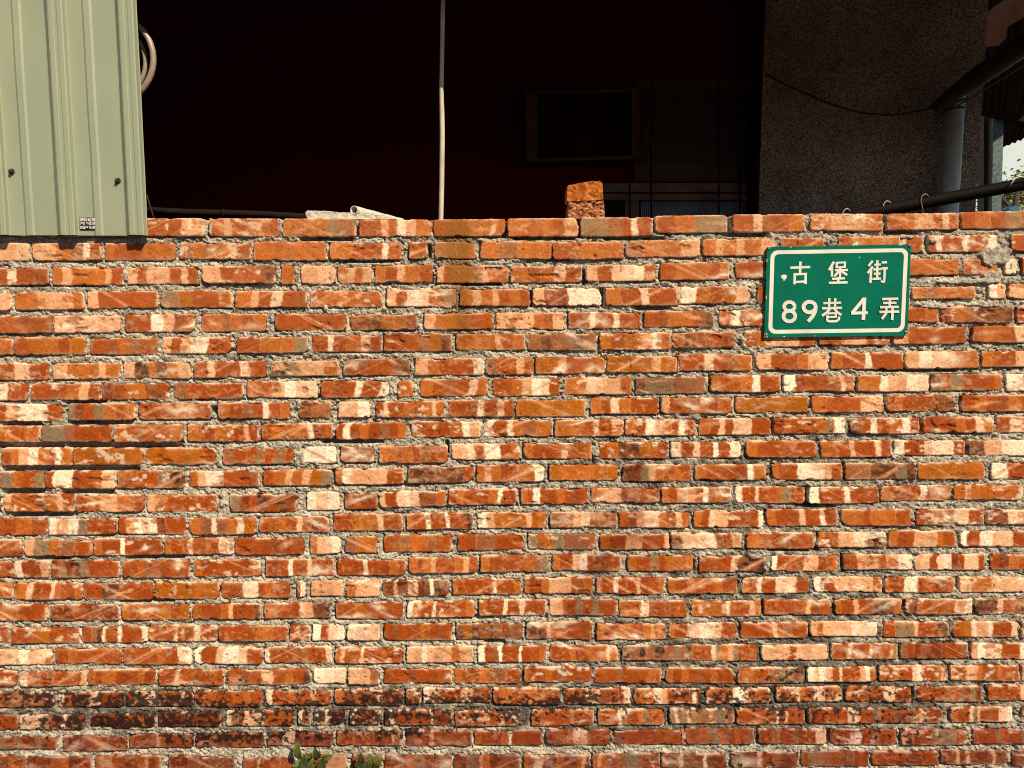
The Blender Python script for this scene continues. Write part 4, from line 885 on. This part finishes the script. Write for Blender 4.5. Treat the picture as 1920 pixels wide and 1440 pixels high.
b = MB(); b.tube([P(1874, 366, 5.5), P(1896, 392, 5.2), P(1910, 415, 5.2)], .018, 8); b.tube([P(1909, 355, 5.4), P(1903, 392, 5.2), P(1900, 430, 5.2)], .022, 8)
o = b.build('bare_branch', M['bark'], None, True); tag(o, 'dark forked branch below the black pole at the right edge', 'branch')
M['blue'] = simple('blue_plastic', (.03, .13, .22), .5, var=.2, bump=.2)
b = MB(); bp_ = [(1893, 392), (1897, 388.5), (1903, 385.5), (1909, 387), (1911, 390), (1914, 412), (1890, 412)]
b.prism(bp_, 4.8, 4.95); o = b.build('blue_cover', M['blue'], None); tag(o, 'small blue plastic cover peeking above the wall at the right edge', 'plastic cover')

# ------------------------------------------------------------------ plants in the bottom joint
def leafmat(name, c):
    m, nt, b = mat_base(name); co = coords(nt)
    n = N(nt, 'ShaderNodeTexNoise', Scale=90.0, Detail=4.0); nt.links.new(co, n.inputs['Vector'])
    nt.links.new(ramp(nt, n.outputs['Fac'], [(.3, tuple(x*.7 for x in c)), (.7, tuple(x*1.25 for x in c))]), b.inputs['Base Color'])
    b.inputs['Roughness'].default_value = .38; b.inputs['Specular IOR Level'].default_value = .5
    return m
M['lf1'] = leafmat('leaf_green', (.10, .125, .022)); M['stem'] = simple('green_stem', (.10, .10, .04), .6)
M['lf2'] = leafmat('leaf_dark', (.045, .058, .014))
def z8(x, y): return (530+x/8.727, 1370+y/8.727)
def sprout(loc_px, leaves, stems, lab, conv=z8):
    t = thing('sprout', lab, 'plant', P(loc_px[0], loc_px[1], .0), 'small plants rooted in the lowest joint')
    for (bx_, by_, tx_, ty_, w_, Yb, Yt_, mk) in leaves:
        A = P(*conv(bx_, by_), Yb); B = P(*conv(tx_, ty_), Yt_); d = B-A; L_ = d.length
        sd_ = d.cross(Vector((0, 1, 0))).normalized(); up_ = sd_.cross(d).normalized()
        if up_.y > 0: up_ = -up_
        hw = w_/8.727/F*(2.15)*.66
        vs = []; nn = 12
        for i in range(nn+1):
            s_ = i/nn; ww = hw*(math.sin(math.pi*s_**.9))**.62 if 0 < s_ < 1 else 0.0004
            c = A+d*s_+up_*(.12*L_*math.sin(math.pi*s_)); 
            vs += [c-sd_*ww+up_*ww*.35, c-sd_*ww*.5+up_*ww*.10, c, c+sd_*ww*.5+up_*ww*.10, c+sd_*ww+up_*ww*.35]
        b = MB(); b.add(vs, [(5*i+k, 5*i+k+1, 5*i+k+6, 5*i+k+5) for i in range(nn) for k in range(4)])
        lo = b.build('leaf', M[mk], t, True, fix=False)
        so_ = lo.modifiers.new('thickness', 'SOLIDIFY'); so_.thickness = .0004
    b = MB()
    for s_ in stems: b.tube([P(*conv(x, y), yy) for x, y, yy in s_], .0011, 6)
    b.build('stem', M['stem'], t, True)
sprout((590, 1445), [(275, 460, 243, 178, 104, -.020, -.034, 'lf1'), (603, 455, 525, 275, 98, -.022, -.030, 'lf2'), (632, 445, 826, 398, 92, -.026, -.030, 'lf1'), (296, 485, 186, 590, 84, -.030, -.045, 'lf1'),
                     (345, 440, 395, 660, 140, -.026, -.055, 'lf2'), (630, 465, 690, 690, 150, -.026, -.055, 'lf2'), (490, 438, 372, 352, 66, -.020, -.028, 'lf1'), (430, 640, 492, 452, 80, -.030, -.036, 'lf1'),
                     (330, 470, 350, 390, 50, -.016, -.02, 'lf1'), (520, 430, 590, 470, 50, -.018, -.02, 'lf2')],
       [[(560, 900, .0), (500, 700, -.016), (500, 560, -.020), (480, 440, -.020)], [(500, 600, -.018), (400, 520, -.022), (280, 465, -.020)], [(500, 560, -.02), (560, 480, -.022), (612, 455, -.024)]],
       'larger leafy sprout with oval green leaves growing at the foot of the wall')
sprout((690, 1447), [(1305, 545, 1276, 358, 98, -.020, -.034, 'lf2'), (1492, 590, 1428, 365, 84, -.024, -.036, 'lf1'), (1505, 600, 1624, 425, 84, -.024, -.040, 'lf1'), (1306, 575, 1176, 530, 80, -.028, -.040, 'lf2'),
                     (1365, 680, 1368, 490, 112, -.030, -.034, 'lf2'), (1440, 680, 1430, 560, 70, -.02, -.03, 'lf1')],
       [[(1480, 900, .0), (1470, 700, -.018), (1490, 585, -.024)], [(1460, 720, -.018), (1380, 620, -.024), (1302, 550, -.022)]],
       'smaller leafy sprout with pointed leaves right of the larger one')
def zt(x, y): return (1340+x/19.2, 1380+y/19.2)
sprout((1386, 1447), [(900, 1080, 835, 890, 60*.45, -.012, -.02, 'lf1'), (900, 1080, 740, 960, 26, -.012, -.02, 'lf1'), (900, 1080, 1010, 1000, 30, -.012, -.02, 'lf1'), (900, 1090, 780, 1110, 26, -.012, -.02, 'lf1'), (900, 1090, 960, 940, 24, -.012, -.02, 'lf2'), (900, 1100, 1000, 1140, 26, -.012, -.02, 'lf1')],
       [[(890, 1250, .0), (900, 1080, -.012)]], 'tiny tuft with narrow leaves at the bottom edge, right of centre', zt)
